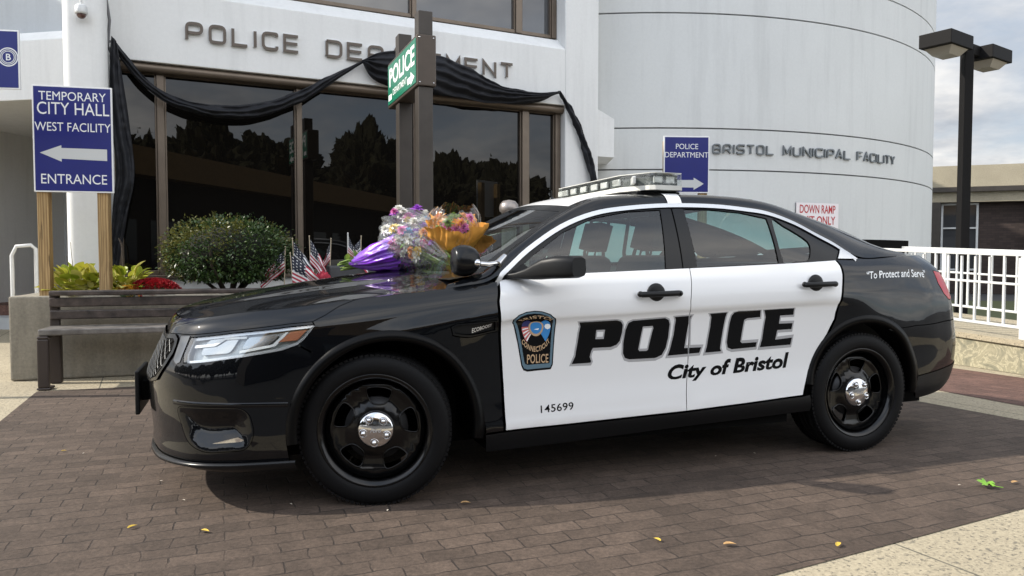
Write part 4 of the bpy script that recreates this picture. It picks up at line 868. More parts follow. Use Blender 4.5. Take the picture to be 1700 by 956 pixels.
SHARP = set('AMNEFTYL')
def stroke_tris(body, x0, x1, zb, hgt, sw, gap):
    """2-D quads for a word; returns list of (letter, V, F)"""
    nI = body.count('I'); wd = ((x1 - x0) - gap * (len(body) - 1) - nI * sw) / (len(body) - nI); x = x0; out = []
    for ch in body:
        W_ = sw if ch == 'I' else wd; V = []; F = []
        for st_ in GL[ch]:
            P = [(x + sw / 2 + a * (W_ - sw), zb + sw / 2 + b * (hgt - sw)) for a, b in st_]
            closed = P[0] == P[-1] and len(P) > 3
            if ch not in SHARP and len(P) > 2:
                Q = [np.array(P[0])]; N_ = len(P)
                for i in range(1, N_ - 1):
                    p = np.array(P[i]); a = np.array(P[i - 1]) - p; b = np.array(P[i + 1]) - p; la, lb = np.linalg.norm(a), np.linalg.norm(b); r = min(hgt * .26, .48 * la, .48 * lb); a = p + a / la * r; b = p + b / lb * r
                    Q += [(1 - t)**2 * a + 2*t*(1 - t) * p + t*t * b for t in np.linspace(0, 1, 5)]
                P = Q + [np.array(P[-1])]
            P = np.array(P, float); tg = np.diff(P, axis=0); tg /= np.maximum(np.linalg.norm(tg, axis=1, keepdims=True), 1e-9)
            for i in range(len(P)):
                ta = tg[max(i - 1, 0)]; tb = tg[min(i, len(tg) - 1)]
                if closed and i in (0, len(P) - 1): ta, tb = tg[-1], tg[0]
                m = ta + tb; m /= np.linalg.norm(m) + 1e-9; nrm = np.array([-m[1], m[0]]); k = sw / 2 / max(.45, abs(float(m @ tb))); V += [P[i] + nrm * k, P[i] - nrm * k]
            b = len(V) - 2 * len(P); F += [(b + 2*i, b + 2*i + 1, b + 2*i + 3, b + 2*i + 2) for i in range(len(P) - 1)]
        out.append((ch, np.array(V), F)); x += W_ + gap
    return out
for word, a0, a1 in (('POLICE', -4.562, -3.400), ('DEPARTMENT', -3.112, -.745)):
    for ch, V, F in stroke_tris(word, a0, a1, 3.428, .198, .030, .052):
        o = letters_on('raised_letter', M['letter_bronze'], ST, V, F, plane_fn((0, -.035, 0), (1, 0, 0), (0, 0, 1)), 0, .012)
        letters_on('highlight_backing', M['letter_pale'], o, V * 1. + [-.004, .004], F, plane_fn((0, -.022, 0), (1, 0, 0), (0, 0, 1)), 0, .021)  # pale copy shifted up and left paints a highlight along each letter
# corner column
cx0, cx1, cy0, cy1 = -5.64, -5.27, -.40, .12
bevel(MB().prism(rounded([(cx0, cy0), (cx1, cy0), (cx1, cy1), (cx0, cy1)], .13, 6), 0, 6.4).build('corner_column', M['wall_white'], ST), .001)
for p in bpy.data.objects['corner_column'].data.polygons: p.use_smooth = len(p.vertices) == 4
MB().box((-5.31, .0, 0), (-5.24, .5, 3.2)).build('column_return', M['wall_white'], ST)
# set-back entrance wing on the left
EW = empty('entrance_wing', (-6.16, 10.58, ZS), R(-10.7), 'recessed grey entrance wing under a white beam, left of the corner column', 'building'); EW.scale = (KS, KS, KS)
bevel(yz_prism([(0, 3.17), (3.2, 3.17), (3.2, 4.08), (.2, 4.08), (0, 3.92)], -9., .4).build('wing_beam', M['wall_white'], EW), .01)
M['wall_shade'] = painted_wall('shaded_wall_grey', (.50, .525, .545))  # darker copy of the wall paint; recess shade is put into its grey
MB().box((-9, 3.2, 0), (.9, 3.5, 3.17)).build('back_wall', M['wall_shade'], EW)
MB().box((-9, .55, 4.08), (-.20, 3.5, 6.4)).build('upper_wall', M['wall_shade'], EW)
bevel(MB().box((-4.6, -1.2, 0), (-3.1, 3.4, 6.4)).build('added_shade_block', M['wall_white'], EW), .02)  # unseen block, added to keep the sun off the wing beam
f = MB().box((-.195, .50, 4.081), (.9, .56, 6.4)).build('window', M['window_dark'], EW)
dr = MB().box((-.62, 2.9, .1), (.5, 3.19, 3.1)).build('entrance_door', M['window_dark'], EW); bevel(MB().box((-.10, 2.86, .1), (-.06, 2.9, 3.1)).build('door_frame', M['bronze_dark'], dr), .004)
bevel(MB().box((-.98, .6, 2.95), (-.78, .75, 3.168)).build('soffit_light', M['bronze_dark'], EW), .006)
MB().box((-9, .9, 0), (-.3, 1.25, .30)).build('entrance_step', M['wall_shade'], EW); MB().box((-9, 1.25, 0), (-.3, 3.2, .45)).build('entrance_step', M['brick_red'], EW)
# round tower
TR = 6.9215; TXc, TYc = 2.13, 17.82
TW = empty('round_tower', (TXc * KS, TYc * KS, ZS), 0, 'pale grey round concrete tower with thin horizontal grooves', 'tower'); TW.scale = (KS, KS, KS)
prof = [(TR, 0)]
for z in (2.455, 3.06, 4.722, 5.335): prof += [(TR, z - .011), (TR - .03, z - .010), (TR - .03, z + .010), (TR, z + .011)]
prof += [(TR, 6.1), (TR - .5, 6.11)]
tb = MB(); n = 180
for (r0, z0), (r1, z1) in zip(prof[:-1], prof[1:]):
    tb.grid([[(r0 * math.cos(q), r0 * math.sin(q), z0), (r1 * math.cos(q), r1 * math.sin(q), z1)] for q in np.linspace(0, 2 * math.pi, n + 1)][::1], 1 if r0 < TR and r1 < TR and z1 - z0 < .03 else 0)
tb.build('tower_wall', [M['tower_grey'], mat('groove', (.17, .175, .18), .9)], TW)
def tower_fn(lift=0.):
    def f(p):
        q = p[:, 0] / TR; return np.c_[(TR + lift) * np.sin(q), -(TR + lift) * np.cos(q), p[:, 1]], np.c_[np.sin(q), -np.cos(q), 0 * q]
    return f
for word, d0_, d1_ in (('BRISTOL', 6.72, 14.85), ('MUNICIPAL', 16.15, 27.15), ('FACILITY', 28.4, 37.1)):
    for ch, V, F in stroke_tris(word, R(d0_) * TR, R(d1_) * TR, 2.690, .145, .021, .032): letters_on('raised_letter', M['letter_grey'], TW, V, F, tower_fn(.03), 0, .026)
Panels().cut(tower_fn(), [(R(27.5) * TR, .2), (R(42.4) * TR, .2), (R(42.4) * TR, 1.455), (R(27.5) * TR, 1.455)], sp=.2, lift=.004, thick=.0, gap=0).build('ramp_opening', M['dark'], TW)
# ledge between pier and tower
lg = MB().prism([(1.06, 10.05), (1.40, 10.22), (1.40, 11.6), (1.06, 11.6)], 2.54, 3.06); V = [(1.06, 10.05, 3.061), (1.40, 10.22, 3.061), (1.40, 11.6, 3.061), (1.06, 11.6, 3.061), (1.06, 10.05, 3.22), (1.06, 11.6, 3.22)]
lg.add(V, [(0, 1, 4), (1, 2, 5, 4), (2, 3, 5), (3, 0, 4, 5)]); o = lg.build('link_ledge', M['wall_white'], None, (0, 0, ZS)); o.scale = (KS, KS, KS); tag(o, 'sloped white ledge between the station end pier and the round tower', 'ledge')
# low building on the right
LB = empty('low_brick_building', (13.6, 24.0, 0), R(-20), 'low brown brick building with pebbled concrete fascia, behind the white railing', 'building')
def agg(t, p, co):
    f = t.noise(co, 30, 6, .75); b = t.noise(co, 1.2, 4, .6); c = t.mix(f, (.24, .21, .15), (.52, .46, .34)); c = t.mix(.5, c, t.ramp(b, [(.3, .75), (.7, 1.15)]), 'MULTIPLY'); t.l.new(c, p.inputs['Base Color']); p.inputs['Roughness'].default_value = .9
    bp = t.add('ShaderNodeBump', i={'Strength': .5, 'Distance': .02, 'Height': f}); t.l.new(bp.outputs[0], p.inputs['Normal'])
M['aggregate'] = ground_mat('pebbled_concrete', agg)
def dkb(t, p, co):
    mp = t.add('ShaderNodeMapping', i={'Vector': co, 'Rotation': (R(90), 0, 0)}).outputs[0]; b = t.add('ShaderNodeTexBrick', i={'Vector': mp, 'Color1': (.040, .028, .024, 1), 'Color2': (.062, .043, .037, 1), 'Mortar': (.035, .028, .025, 1), 'Scale': 1., 'Mortar Size': .006, 'Brick Width': .22, 'Row Height': .075}); t.l.new(b.outputs[0], p.inputs['Base Color']); p.inputs['Roughness'].default_value = .9
M['dark_brick'] = ground_mat('dark_brick', dkb)
MB().box((-8, 0, 3.42), (14, 8, 4.10)).box((-8, .12, 2.95), (14, 8, 3.27)).build('fascia', M['aggregate'], LB); MB().box((-8, -.05, 3.27), (14, 8, 3.42)).build('gutter', M['bronze_dark'], LB)
MB().box((-8, .5, -.0), (14, 8, 2.95)).build('brick_wall', M['dark_brick'], LB)
for x in (-.02, 2.86, 5.7, 8.5): MB().box((x, .05, 0), (x + .26, .5, 2.95)).build('pillar', M['bronze_dark'], LB)
for x in (.32, 3.22, 6.):
    f = MB().box((x, .40, .75), (x + .06, .52, 2.93)).box((x + 1.0, .40, .75), (x + 1.06, .52, 2.93)).box((x + .06, .40, 2.87), (x + 1.0, .52, 2.93)).box((x + .06, .40, .75), (x + 1.0, .52, .81)).box((x + .06, .40, 2.1), (x + 1.0, .52, 2.15)).build('window', M['white_metal'], LB)
    MB().box((x + .06, .45, .81), (x + 1.0, .49, 2.87)).build('pane', M['window_grey'], f)
# ramp, retaining wall, railings
def rw(t, p, co):
    v = t.noise(co, 5.5, 6, .66, 0, 1.0); f = t.noise(co, 40, 5, .7); c = t.ramp(v, [(.34, (.17, .165, .12)), (.47, (.27, .25, .175)), (.50, (.44, .40, .28)), (.53, (.26, .24, .165)), (.70, (.34, .31, .215))]); c = t.mix(.4, c, t.ramp(f, [(.3, .7), (.7, 1.2)]), 'MULTIPLY'); t.l.new(c, p.inputs['Base Color']); p.inputs['Roughness'].default_value = .92
M['old_wall'] = ground_mat('peeling_painted_wall', rw)
RWp = [(5.10, 7.32), (4.86, 8.03), (4.46, 9.22)]; rd = np.array([-.320, .947]); rnrm = np.array([.947, .320])
ra = np.array([5.62, 5.78]); rb = np.array([4.10, 10.28])
def rampz(p): return float(np.interp(np.dot(np.array(p[:2]) - ra, rd), [0, 1.6, 2.4, 4.75], [.27, .315, .345, .44]))
def rpt(s, off=0., dz=0.): q = ra + rd * s + rnrm * off; return (q[0], q[1], rampz(q) + dz)
w_ = MB(); S_ = np.linspace(0, 4.7, 8)
w_.grid([[rpt(s)[:2] + (0,), rpt(s, 0, -.035), rpt(s, .2, -.035), rpt(s, .2)[:2] + (0,)] for s in S_], 0, False); w_.add([rpt(0)[:2] + (0,), rpt(0, 0, -.035), rpt(0, .2, -.035), rpt(0, .2)[:2] + (0,)], [(0, 1, 2, 3)])
RT = tag(w_.build('retaining_wall', M['old_wall']), 'low yellowish retaining wall with peeling paint under the white ramp railing', 'wall')
rs_ = MB().grid([[rpt(s, -.03, -.035), rpt(s, -.03, .02), rpt(s, 1.7, .02), rpt(s, 1.7, -.3)] for s in S_], 0, False).add([rpt(0, -.03, -.035), rpt(0, -.03, .02), rpt(0, 1.7, .02), rpt(0, 1.7, -.3)], [(0, 1, 2, 3)]); rs_.build('ramp', M['concrete'])['kind'] = 'structure'
def railing(off, s0, s1, posts, step, lab):
    r = empty('ramp_railing', rpt(s0, off), 0, lab, 'railing', 'white ramp railings'); o0 = np.array(rpt(s0, off)); L_ = lambda s, dz: tuple(np.array(rpt(s, off, dz)) - o0)
    def bar(name, dz, hw, hh):
        m = MB(); sec = [(-hw, -hh), (hw, -hh), (hw, hh), (-hw, hh)]; m.grid([[tuple(np.array(L_(s, dz)) + np.array([rnrm[0] * a, rnrm[1] * a, b])) for a, b in sec] for s in np.linspace(s0, s1, 10)], 0, False, True); bevel(m.build(name, M['white_metal'], r), .004)
    bar('top_rail', .875, .026, .018); bar('middle_rail', .57, .014, .012); bar('bottom_rail', .135, .016, .014)
    for s in np.arange(s0 + .06, s1, step):
        m = MB(); m.box((-.011, -.011, .12), (.010, .010, .84), 0, Matrix.Translation(L_(s, 0)) @ Matrix.Rotation(math.atan2(rd[1], rd[0]), 4, 'Z')); m.build('baluster', M['white_metal'], r)
    for s in posts:
        m = MB(); m.box((-.032, -.032, .0), (.030, .030, .856), 0, Matrix.Translation(L_(s, 0)) @ Matrix.Rotation(math.atan2(rd[1], rd[0]), 4, 'Z')); bevel(m.build('post', M['white_metal'], r), .004)
railing(.10, -.1, 4.6, (.1, 1.72, 3.5, 4.55), .165, 'white metal railing along the near edge of the ramp')
railing(1.55, .2, 4.6, (.4, 2.2, 3.9), .165, 'white metal railing along the far side of the ramp, seen through the near one')
def gr(t, p, co):
    f = t.noise(co, 14, 6, .7); t.l.new(t.mix(f, (.045, .055, .018), (.10, .11, .04)), p.inputs['Base Color']); p.inputs['Roughness'].default_value = .95
sheet('lawn', ccw([(7.6, 11.5), (13, 9.5), (16, 19), (9, 21)]), .004, ground_mat('lawn_green', gr))
# ================================================================== planter, bench, plants
def plc(t, p, co):
    b = t.noise(co, 3, 6, .65); f = t.noise(co, 34, 7, .75); st = t.add('ShaderNodeMapping', i={'Vector': co, 'Scale': (5, 5, .6)}).outputs[0]; run = t.noise(st, 2., 5, .6)
    c = t.mix(b, (.17, .155, .125), (.34, .31, .25)); c = t.mix(.6, c, t.ramp(f, [(.3, .6), (.7, 1.3)]), 'MULTIPLY'); c = t.mix(.5, c, t.ramp(run, [(.3, .6), (.6, 1.1)]), 'MULTIPLY'); t.l.new(c, p.inputs['Base Color']); p.inputs['Roughness'].default_value = .92
    bp = t.add('ShaderNodeBump', i={'Strength': .6, 'Distance': .01, 'Height': f}); t.l.new(bp.outputs[0], p.inputs['Normal'])
M['old_concrete'] = ground_mat('weathered_concrete', plc); M['soil'] = mat('soil', (.05, .038, .028), .95, var=.4, vscale=30, bump=.6, bscale=40)
PO = (-4.73, 6.93); PA = R(18.5)
PLT = empty('planter', (*PO, 0), PA, 'weathered concrete planter wall behind the bench, holding the bush and flowers', 'planter')
bevel(MB().box((0, 0, 0), (5.6, .22, .80)).build('front_wall', M['old_concrete'], PLT), .018)
bevel(MB().box((.002, .221, .002), (.22, .95, .798)).build('side_wall', M['old_concrete'], PLT), .018)
bevel(MB().box((5.38, .221, .002), (5.598, 1.0, .798)).build('side_wall', M['old_concrete'], PLT), .018)
MB().box((.1, .2, .4), (5.5, 1.12, .735)).build('soil_bed', M['soil'], PLT)
M['bench_wood'] = mat('painted_bench_slat', (.050, .038, .033), .42, var=.7, vscale=11, bump=.3, bscale=30); M['bench_seat'] = mat('worn_seat_slat', (.125, .115, .105), .42, var=.6, vscale=7, bump=.3, bscale=30); M['bench_steel'] = mat('brown_steel', (.040, .030, .026), .45, .2)
BN = empty('bench', (-4.13, 6.44, 0), R(18.0), 'dark weathered slatted bench in front of the planter, half hidden by the car', 'bench')
for x in (0.02, 1.86):
    f = MB().box((x - .055, .0, .0), (x + .055, .16, .022)).box((x - .045, .0, .022), (x + .045, .055, .45)).box((x - .045, .0, .45), (x + .045, .47, .475)).box((x - .04, .40, .475), (x + .04, .46, .86)).box((x - .05, .38, .0), (x + .05, .46, .45)); bevel(f.build('leg', M['bench_steel'], BN), .012)
for k, (y0, z0, h, m) in enumerate(((.345, .71, .085, 'bench_wood'), (.365, .595, .085, 'bench_wood'))):
    o = MB().box((-.01, y0, z0), (1.92, y0 + .045, z0 + h)).build('back_slat', M[m], BN); bevel(o, .012)
bevel(MB().box((-.0, .30, .815), (1.92, .43, .862)).build('back_slat', M['bench_wood'], BN), .012)
for k, y0 in enumerate((.02, .125, .23, .335)): bevel(MB().box((-.02, y0, .478), (1.93, y0 + .095, .535)).build('seat_slat', M['bench_seat'], BN), .012)
def leaf(mb, base, d, up, ln, wd, mi=0, curl=.25, n=5, cup=.15):
    d = Vector(d).normalized(); s_ = d.cross(Vector(up)).normalized(); u = s_.cross(d); rows = []
    for i in range(n + 1):
        t = i / n; w_ = wd * math.sin(math.pi * min(1, .12 + .88 * t)**.8) * (1 if t < 1 else .02); c = Vector(base) + d * ln * t * (1 - .15 * curl * t) - Vector((0, 0, 1)) * curl * ln * t * t + u * .0
        rows.append([c - s_ * w_ / 2 + u * cup * w_, c, c + s_ * w_ / 2 + u * cup * w_])
    mb.grid(rows, mi)
def leaf_mat(name, a, b, rough=.45, trans=.25):
    m = bpy.data.materials.new(name); m.use_nodes = True; t = NT(m.node_tree); p = t.n['Principled BSDF']; g = t.add('ShaderNodeNewGeometry')
    c = t.ramp(g.outputs['Random Per Island'], [(0., a), (1., b)]); t.l.new(c, p.inputs['Base Color']); p.inputs['Roughness'].default_value = rough
    tr = t.add('ShaderNodeBsdfTranslucent', i={0: c}); mx = t.add('ShaderNodeMixShader', i={0: trans, 1: p.outputs[0], 2: tr.outputs[0]}); t.l.new(mx.outputs[0], t.n['Material Output'].inputs[0]); return m
M['hosta'] = leaf_mat('hosta_leaf', (.26, .34, .025), (.55, .50, .07)); M['hosta_pale'] = leaf_mat('pale_leaf', (.50, .48, .10), (.62, .58, .22))
M['bush_leaf'] = leaf_mat('bush_leaf', (.016, .042, .011), (.062, .105, .024), .4, .15); M['bush_lit_new'] = leaf_mat('bush_lit_new_leaf', (.07, .085, .018), (.16, .15, .035), .4, .2); M['bark'] = mat('bark', (.05, .038, .03), .9, var=.3, bump=.5)
M['mum_red'] = leaf_mat('mum_petal', (.22, .006, .012), (.48, .015, .025), .55, .1); M['mum_green'] = leaf_mat('mum_leaf', (.02, .04, .012), (.05, .08, .02))
M['orange_flower'] = leaf_mat('orange_petal', (.55, .22, .02), (.62, .40, .04)); M['grass'] = leaf_mat('thin_stem', (.08, .06, .03), (.16, .12, .06))
def at(px, py, Y): return Vector(((px - 850) / 1228 * Y, Y, 1.165 - (py - 427.6) / 1228 * Y))
def hosta(px, Y, n, rad, lab, seed):
    r_ = random.Random(seed); c = at(px, 478, Y); c.z = .735; e = empty('hosta_plant', c, 0, lab, 'plant', 'yellow green hostas in the planter'); m = MB()
    for k in range(n):
        a = 2 * math.pi * k * .381966 + r_.uniform(-.3, .3); t = (k + .5) / n; el = R(68 - 52 * t) + r_.uniform(-.15, .15); ln = rad * (.75 + .35 * r_.random()); b = Vector((math.cos(a) * .05, math.sin(a) * .05, .02 + .14 * (1 - t)))
        d = Vector((math.cos(a) * math.cos(el), math.sin(a) * math.cos(el), math.sin(el))); tip = b + d * ln * .35; m.tube([b, tip], .006, 5, 1); leaf(m, tip, (d + Vector((r_.uniform(-.35, .35), r_.uniform(-.35, .35), r_.uniform(-.3, .2)))), (r_.uniform(-.4, .4), r_.uniform(-.4, .4), 1), ln * r_.uniform(.42, .62), ln * r_.uniform(.22, .32), 0 if r_.random() < .8 else 1, .30, 6, .12)
    m.build('leaves', [M['hosta'], M['hosta_pale']], e); return e
hosta(122, 7.32, 84, .36, 'yellow green hosta clump between the two wooden sign posts', 3)
hosta(160, 7.42, 62, .32, 'yellow green hosta clump behind the right wooden sign post', 4)
hosta(208, 7.50, 70, .36, 'pale yellow hosta between the right wooden post and the red flowers', 5)
def mound(name, px, py, Y, rx, rz, petal, lab, n, grp=None):
    c = at(px, py, Y); c.z = .735; e = empty(name, c, 0, lab, 'flowers', grp); g = MB(); f = MB(); r_ = random.Random(px)
    g.ball((0, 0, .05), (rx * .9, rx * .9, rz * .82), 14)
    for k in range(n):
        a = r_.uniform(0, 2 * math.pi); u = r_.random()**.55; q = math.asin(min(1, u)); p = Vector((rx * math.sin(q) * math.cos(a), rx * math.sin(q) * math.sin(a), .04 + rz * math.cos(q))); nn = Vector((p.x / rx, p.y / rx, (p.z - .04) / rz)).normalized()
        for j in range(5):
            d = (nn * .6 + Vector((r_.uniform(-1, 1), r_.uniform(-1, 1), r_.uniform(-.6, 1)))).normalized(); leaf(f, p, d, nn.cross(d) + Vector((.01, 0, 0)), .034, .014, 0, .1, 2, .1)
    g.build('foliage', M['mum_green'], e); f.build('blossoms', petal, e)
mound('red_mum', 254, 478, 7.55, .265, .165, M['mum_red'], 'dome of dark red mums at the front of the planter', 620)
mound('orange_mum', 215, 478, 7.36, .15, .10, M['orange_flower'], 'small orange yellow flowers left of the red mums', 150)
st = MB()
for px, y0, y1, dx in ((124, 470, 402, -6), (116, 470, 425, -5)): st.tube([at(px, y0, 7.35), at(px + dx * .6, (y0 + y1) / 2, 7.35), at(px + dx, y1, 7.35)], [.004, .003, .002], 5)
tag(st.build('dry_stems', M['grass']), 'thin dry flower stems rising over the hosta in front of the white column', 'plant stems')
sp = MB().tube([at(205, 470, 7.6), at(205, 430, 7.6), at(203, 405, 7.6), at(198, 395, 7.6)], [.012, .013, .011, .006], 6); tag(sp.build('bare_stalk', M['bark']), 'single bare curled stalk in front of the dark window', 'plant stem')
# clipped bush
BC = at(381, 478, 8.15); BC.z = .735; BU = empty('clipped_bush', BC, 0, 'rounded dark green clipped bush on bare stems in the planter', 'bush')
tr = MB(); r_ = random.Random(11)
for k in range(11):
    a = 2 * math.pi * k / 11 + r_.uniform(-.2, .2); e_ = r_.uniform(.25, .55); p = [Vector((.05 * math.cos(a), .05 * math.sin(a), 0)), Vector((e_ * .45 * math.cos(a), e_ * .45 * math.sin(a), .14)), Vector((e_ * math.cos(a), e_ * math.sin(a), .34)), Vector((e_ * 1.15 * math.cos(a), e_ * 1.15 * math.sin(a), .55))]; tr.tube(p, [.022, .018, .014, .008], 6)
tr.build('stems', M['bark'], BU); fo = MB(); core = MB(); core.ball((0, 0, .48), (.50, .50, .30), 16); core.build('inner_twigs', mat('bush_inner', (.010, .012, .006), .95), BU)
for k in range(13500):
    a = r_.uniform(0, 2 * math.pi); cz = r_.uniform(-1, 1); s_ = math.sqrt(1 - cz * cz); d = Vector((s_ * math.cos(a), s_ * math.sin(a), cz)); nz = mnoise.noise(d * 2.6 + Vector((3, 1, 7))) * .10 + mnoise.noise(d * 7) * .05
    rr = (r_.random()**.22 if k > 700 else 1.03 + .06 * r_.random()) * (1 + nz); zz_ = .47 + d.z * .415 * rr; zz_ = max(zz_, .17 + .12 * r_.random()) if d.z < 0 else zz_
    p = Vector((d.x * .70 * rr, d.y * .64 * rr, zz_)); q = (d + Vector((r_.uniform(-1, 1), r_.uniform(-1, 1), r_.uniform(-.6, 1)))).normalized(); new = mnoise.noise(p * 4.) + (p.z - .5) * .8 - p.x * .5 > .28 + r_.uniform(-.2, .25)  # lighter leaf colour gathers at top and left, painting the sunlit side
    leaf(fo, p, q, (r_.uniform(-1, 1), r_.uniform(-1, 1), 1), r_.uniform(.026, .046), r_.uniform(.016, .026), 1 if new else 0, .2, 2, .1)
for k in range(26):
    a = r_.uniform(0, 6.28); q = r_.uniform(.2, 1.2); p = Vector((.66 * math.cos(a) * math.sin(q), .6 * math.sin(a) * math.sin(q), .47 + .39 * math.cos(q))); e = p + Vector((r_.uniform(-.04, .04), r_.uniform(-.03, .03), r_.uniform(.04, .10)))
    fo.tube([p, e], .002, 4, 1)
    for j in range(5): leaf(fo, p.lerp(e, .3 + .15 * j), (r_.uniform(-1, 1), r_.uniform(-1, 1), .7), (0, 0, 1), .03, .012, 1, .1, 2, .1)
fo.build('foliage', [M['bush_leaf'], M['bush_lit_new']], BU)
# ================================================================== signs
def wood_nodes(t, p, co):
    mp = t.add('ShaderNodeMapping', i={'Vector': co, 'Scale': (9, 9, .7)}).outputs[0]; n_ = t.noise(mp, 3.2, 5, .6, 0, 1.2); wv = t.add('ShaderNodeTexWave', i={'Vector': mp, 'Scale': 1.6, 'Distortion': 7., 'Detail': 3.}).outputs[1]
    c = t.mix(wv, (.25, .155, .062), (.44, .30, .14)); c = t.mix(.6, c, t.ramp(n_, [(.30, .45), (.6, 1.15)]), 'MULTIPLY'); ck = t.ramp(t.noise(t.add('ShaderNodeMapping', i={'Vector': co, 'Scale': (26, 26, 1.6)}).outputs[0], 2., 3, .5), [(.30, 1.), (.36, 0.)]); c = t.mix(t.math('MULTIPLY', ck, .8), c, (.05, .03, .015))
    t.l.new(c, p.inputs['Base Color']); p.inputs['Roughness'].default_value = .75
M['post_wood'] = ground_mat('treated_wood', wood_nodes)
def board(root, x0, x1, z0, z1, y=0., th=.018, m='sign_blue', border=.014):
    bevel(MB().box((x0, y, z0), (x1, y + th, z1)).build('board', M['sign_white'], root), .003)
    MB().box((x0 + border, y - .0015, z0 + border), (x1 - border, y - .0002, z1 - border)).build('sign_face', M[m], root)
def words(root, s, x0, x1, zb, cap, m='sign_white', y=-.0018, bold=.0, name='sign_lettering'):
    V, F = text_tris(s, cap / .69, bold); V[:, 0] -= V[:, 0].min(); V[:, 0] *= (x1 - x0) / V[:, 0].max(); V += [x0, zb]
    return letters_on(name, M[m], root, V, F, plane_fn((0, y, 0), (1, 0, 0), (0, 0, 1)), 0)
TC = empty('city_hall_sign', (-4.535, 7.05, 0), R(13), 'blue TEMPORARY CITY HALL sign on two wooden posts', 'sign')
W0, Z0, Z1 = .692, 1.79, 2.80; board(TC, 0, W0, Z0, Z1)
X = lambda px: (px - 60) / 131 * W0; Z = lambda py: Z1 - (py - 143) / 174 * (Z1 - Z0)
words(TC, 'TEMPORARY', X(71), X(181), Z(167), .082, bold=0); words(TC, 'CITY HALL', X(68), X(186), Z(190), .115, bold=0); words(TC, 'WEST FACILITY', X(63.5), X(188), Z(217), .082, bold=0); words(TC, 'ENTRANCE', X(72), X(180), Z(303), .092, bold=0)
MB().prism([(X(71), Z(253)), (X(106), Z(240)), (X(106), Z(244.5)), (X(181), Z(245)), (X(181), Z(264)), (X(106), Z(262)), (X(106), Z(267))], .0018, .003, 0, Matrix.Rotation(R(90), 4, 'X')).build('arrow', M['arrow_grey'], TC)
for x in (.062, .585): bevel(MB().box((x - .049, .02, .79), (x + .049, .118, 2.78)).build('post', M['post_wood'], TC), .006)
PD = empty('police_department_sign', (1.79, 8.78, 0), R(4), 'blue POLICE DEPARTMENT sign with a white arrow pointing right, behind the light bar', 'sign')
board(PD, 0, .55, 1.93, 2.60, m='sign_blue'); Xp = lambda px: (px - 1100) / 76 * .55; Zp = lambda py: 2.60 - (py - 229) / 92 * .67
words(PD, 'POLICE', Xp(1120), Xp(1157), Zp(250), .062, bold=0); words(PD, 'DEPARTMENT', Xp(1102), Xp(1174), Zp(263.5), .062, bold=0)
MB().prism([(Xp(1120), Zp(300)), (Xp(1150), Zp(300)), (Xp(1150), Zp(296)), (Xp(1167), Zp(306)), (Xp(1150), Zp(316)), (Xp(1150), Zp(312)), (Xp(1120), Zp(312))], .0018, .003, 0, Matrix.Rotation(R(90), 4, 'X')).build('arrow', M['arrow_grey'], PD)
for x in (.06, .49): bevel(MB().box((x - .045, .02, 0), (x + .045, .11, 2.55)).build('post', M['post_wood'], PD), .005)
SE = empty('city_seal_sign', (-4.285, 6.10, 0), R(8), 'blue sign with a white round seal at the left edge', 'sign')
sx0, sx1 = -.55, .25; board(SE, sx0, sx1, 2.545, 3.025, m='sign_blue', border=.012)
def ringm(cx, cz, r0, r1, m, y): 
    n = 40; V = []; 
    for k in range(n): a = 2 * math.pi * k / n; V += [(cx + r0 * math.cos(a), y, cz + r0 * math.sin(a)), (cx + r1 * math.cos(a), y, cz + r1 * math.sin(a))]
    return MB().add(V, [(2*k, 2*((k + 1) % n), 2*((k + 1) % n) + 1, 2*k + 1) for k in range(n)]).build('seal_ring', M[m], SE)
ringm(.165, 2.805, .068, .077, 'sign_white', -.002); ringm(.165, 2.805, .044, .049, 'sign_white', -.002); ringm(.165, 2.805, .054, .062, 'arrow_grey', -.002)
V, F = text_tris('B', .075, .001, align='CENTER'); V += [.165, 2.779]; letters_on('seal_emblem', M['sign_white'], SE, V, F, plane_fn((0, -.002, 0), (1, 0, 0), (0, 0, 1)), 0)
for x in (sx0 + .08,): bevel(MB().box((x - .045, .02, 0), (x + .045, .11, 3.0)).build('post', M['post_wood'], SE), .005)
DR_ = empty('ramp_sign', (TXc * KS, TYc * KS, ZS), 0, 'small white sign with red DOWN RAMP EXIT ONLY lettering on the round tower', 'sign'); DR_.scale = (KS, KS, KS)
Panels().cut(tower_fn(.02), [(R(18.2) * TR, 1.60), (R(25.1) * TR, 1.60), (R(25.1) * TR, 2.0), (R(18.2) * TR, 2.0)], sp=.08, gap=0, thick=.012).build('board', mat('pale_sign', (.84, .79, .80), .5), DR_)
M['sign_red'] = mat('sign_red', (.48, .03, .035), .5)
for s_, zb in (('DOWN RAMP', 1.845), ('EXIT ONLY', 1.675)):
    V, F = text_tris(s_, .178, .002); V[:, 0] -= V[:, 0].min(); V[:, 0] *= .70 / V[:, 0].max(); V += [R(18.2) * TR + .065, zb]; letters_on('sign_lettering', M['sign_red'], DR_, V, F, tower_fn(.0225), 0)
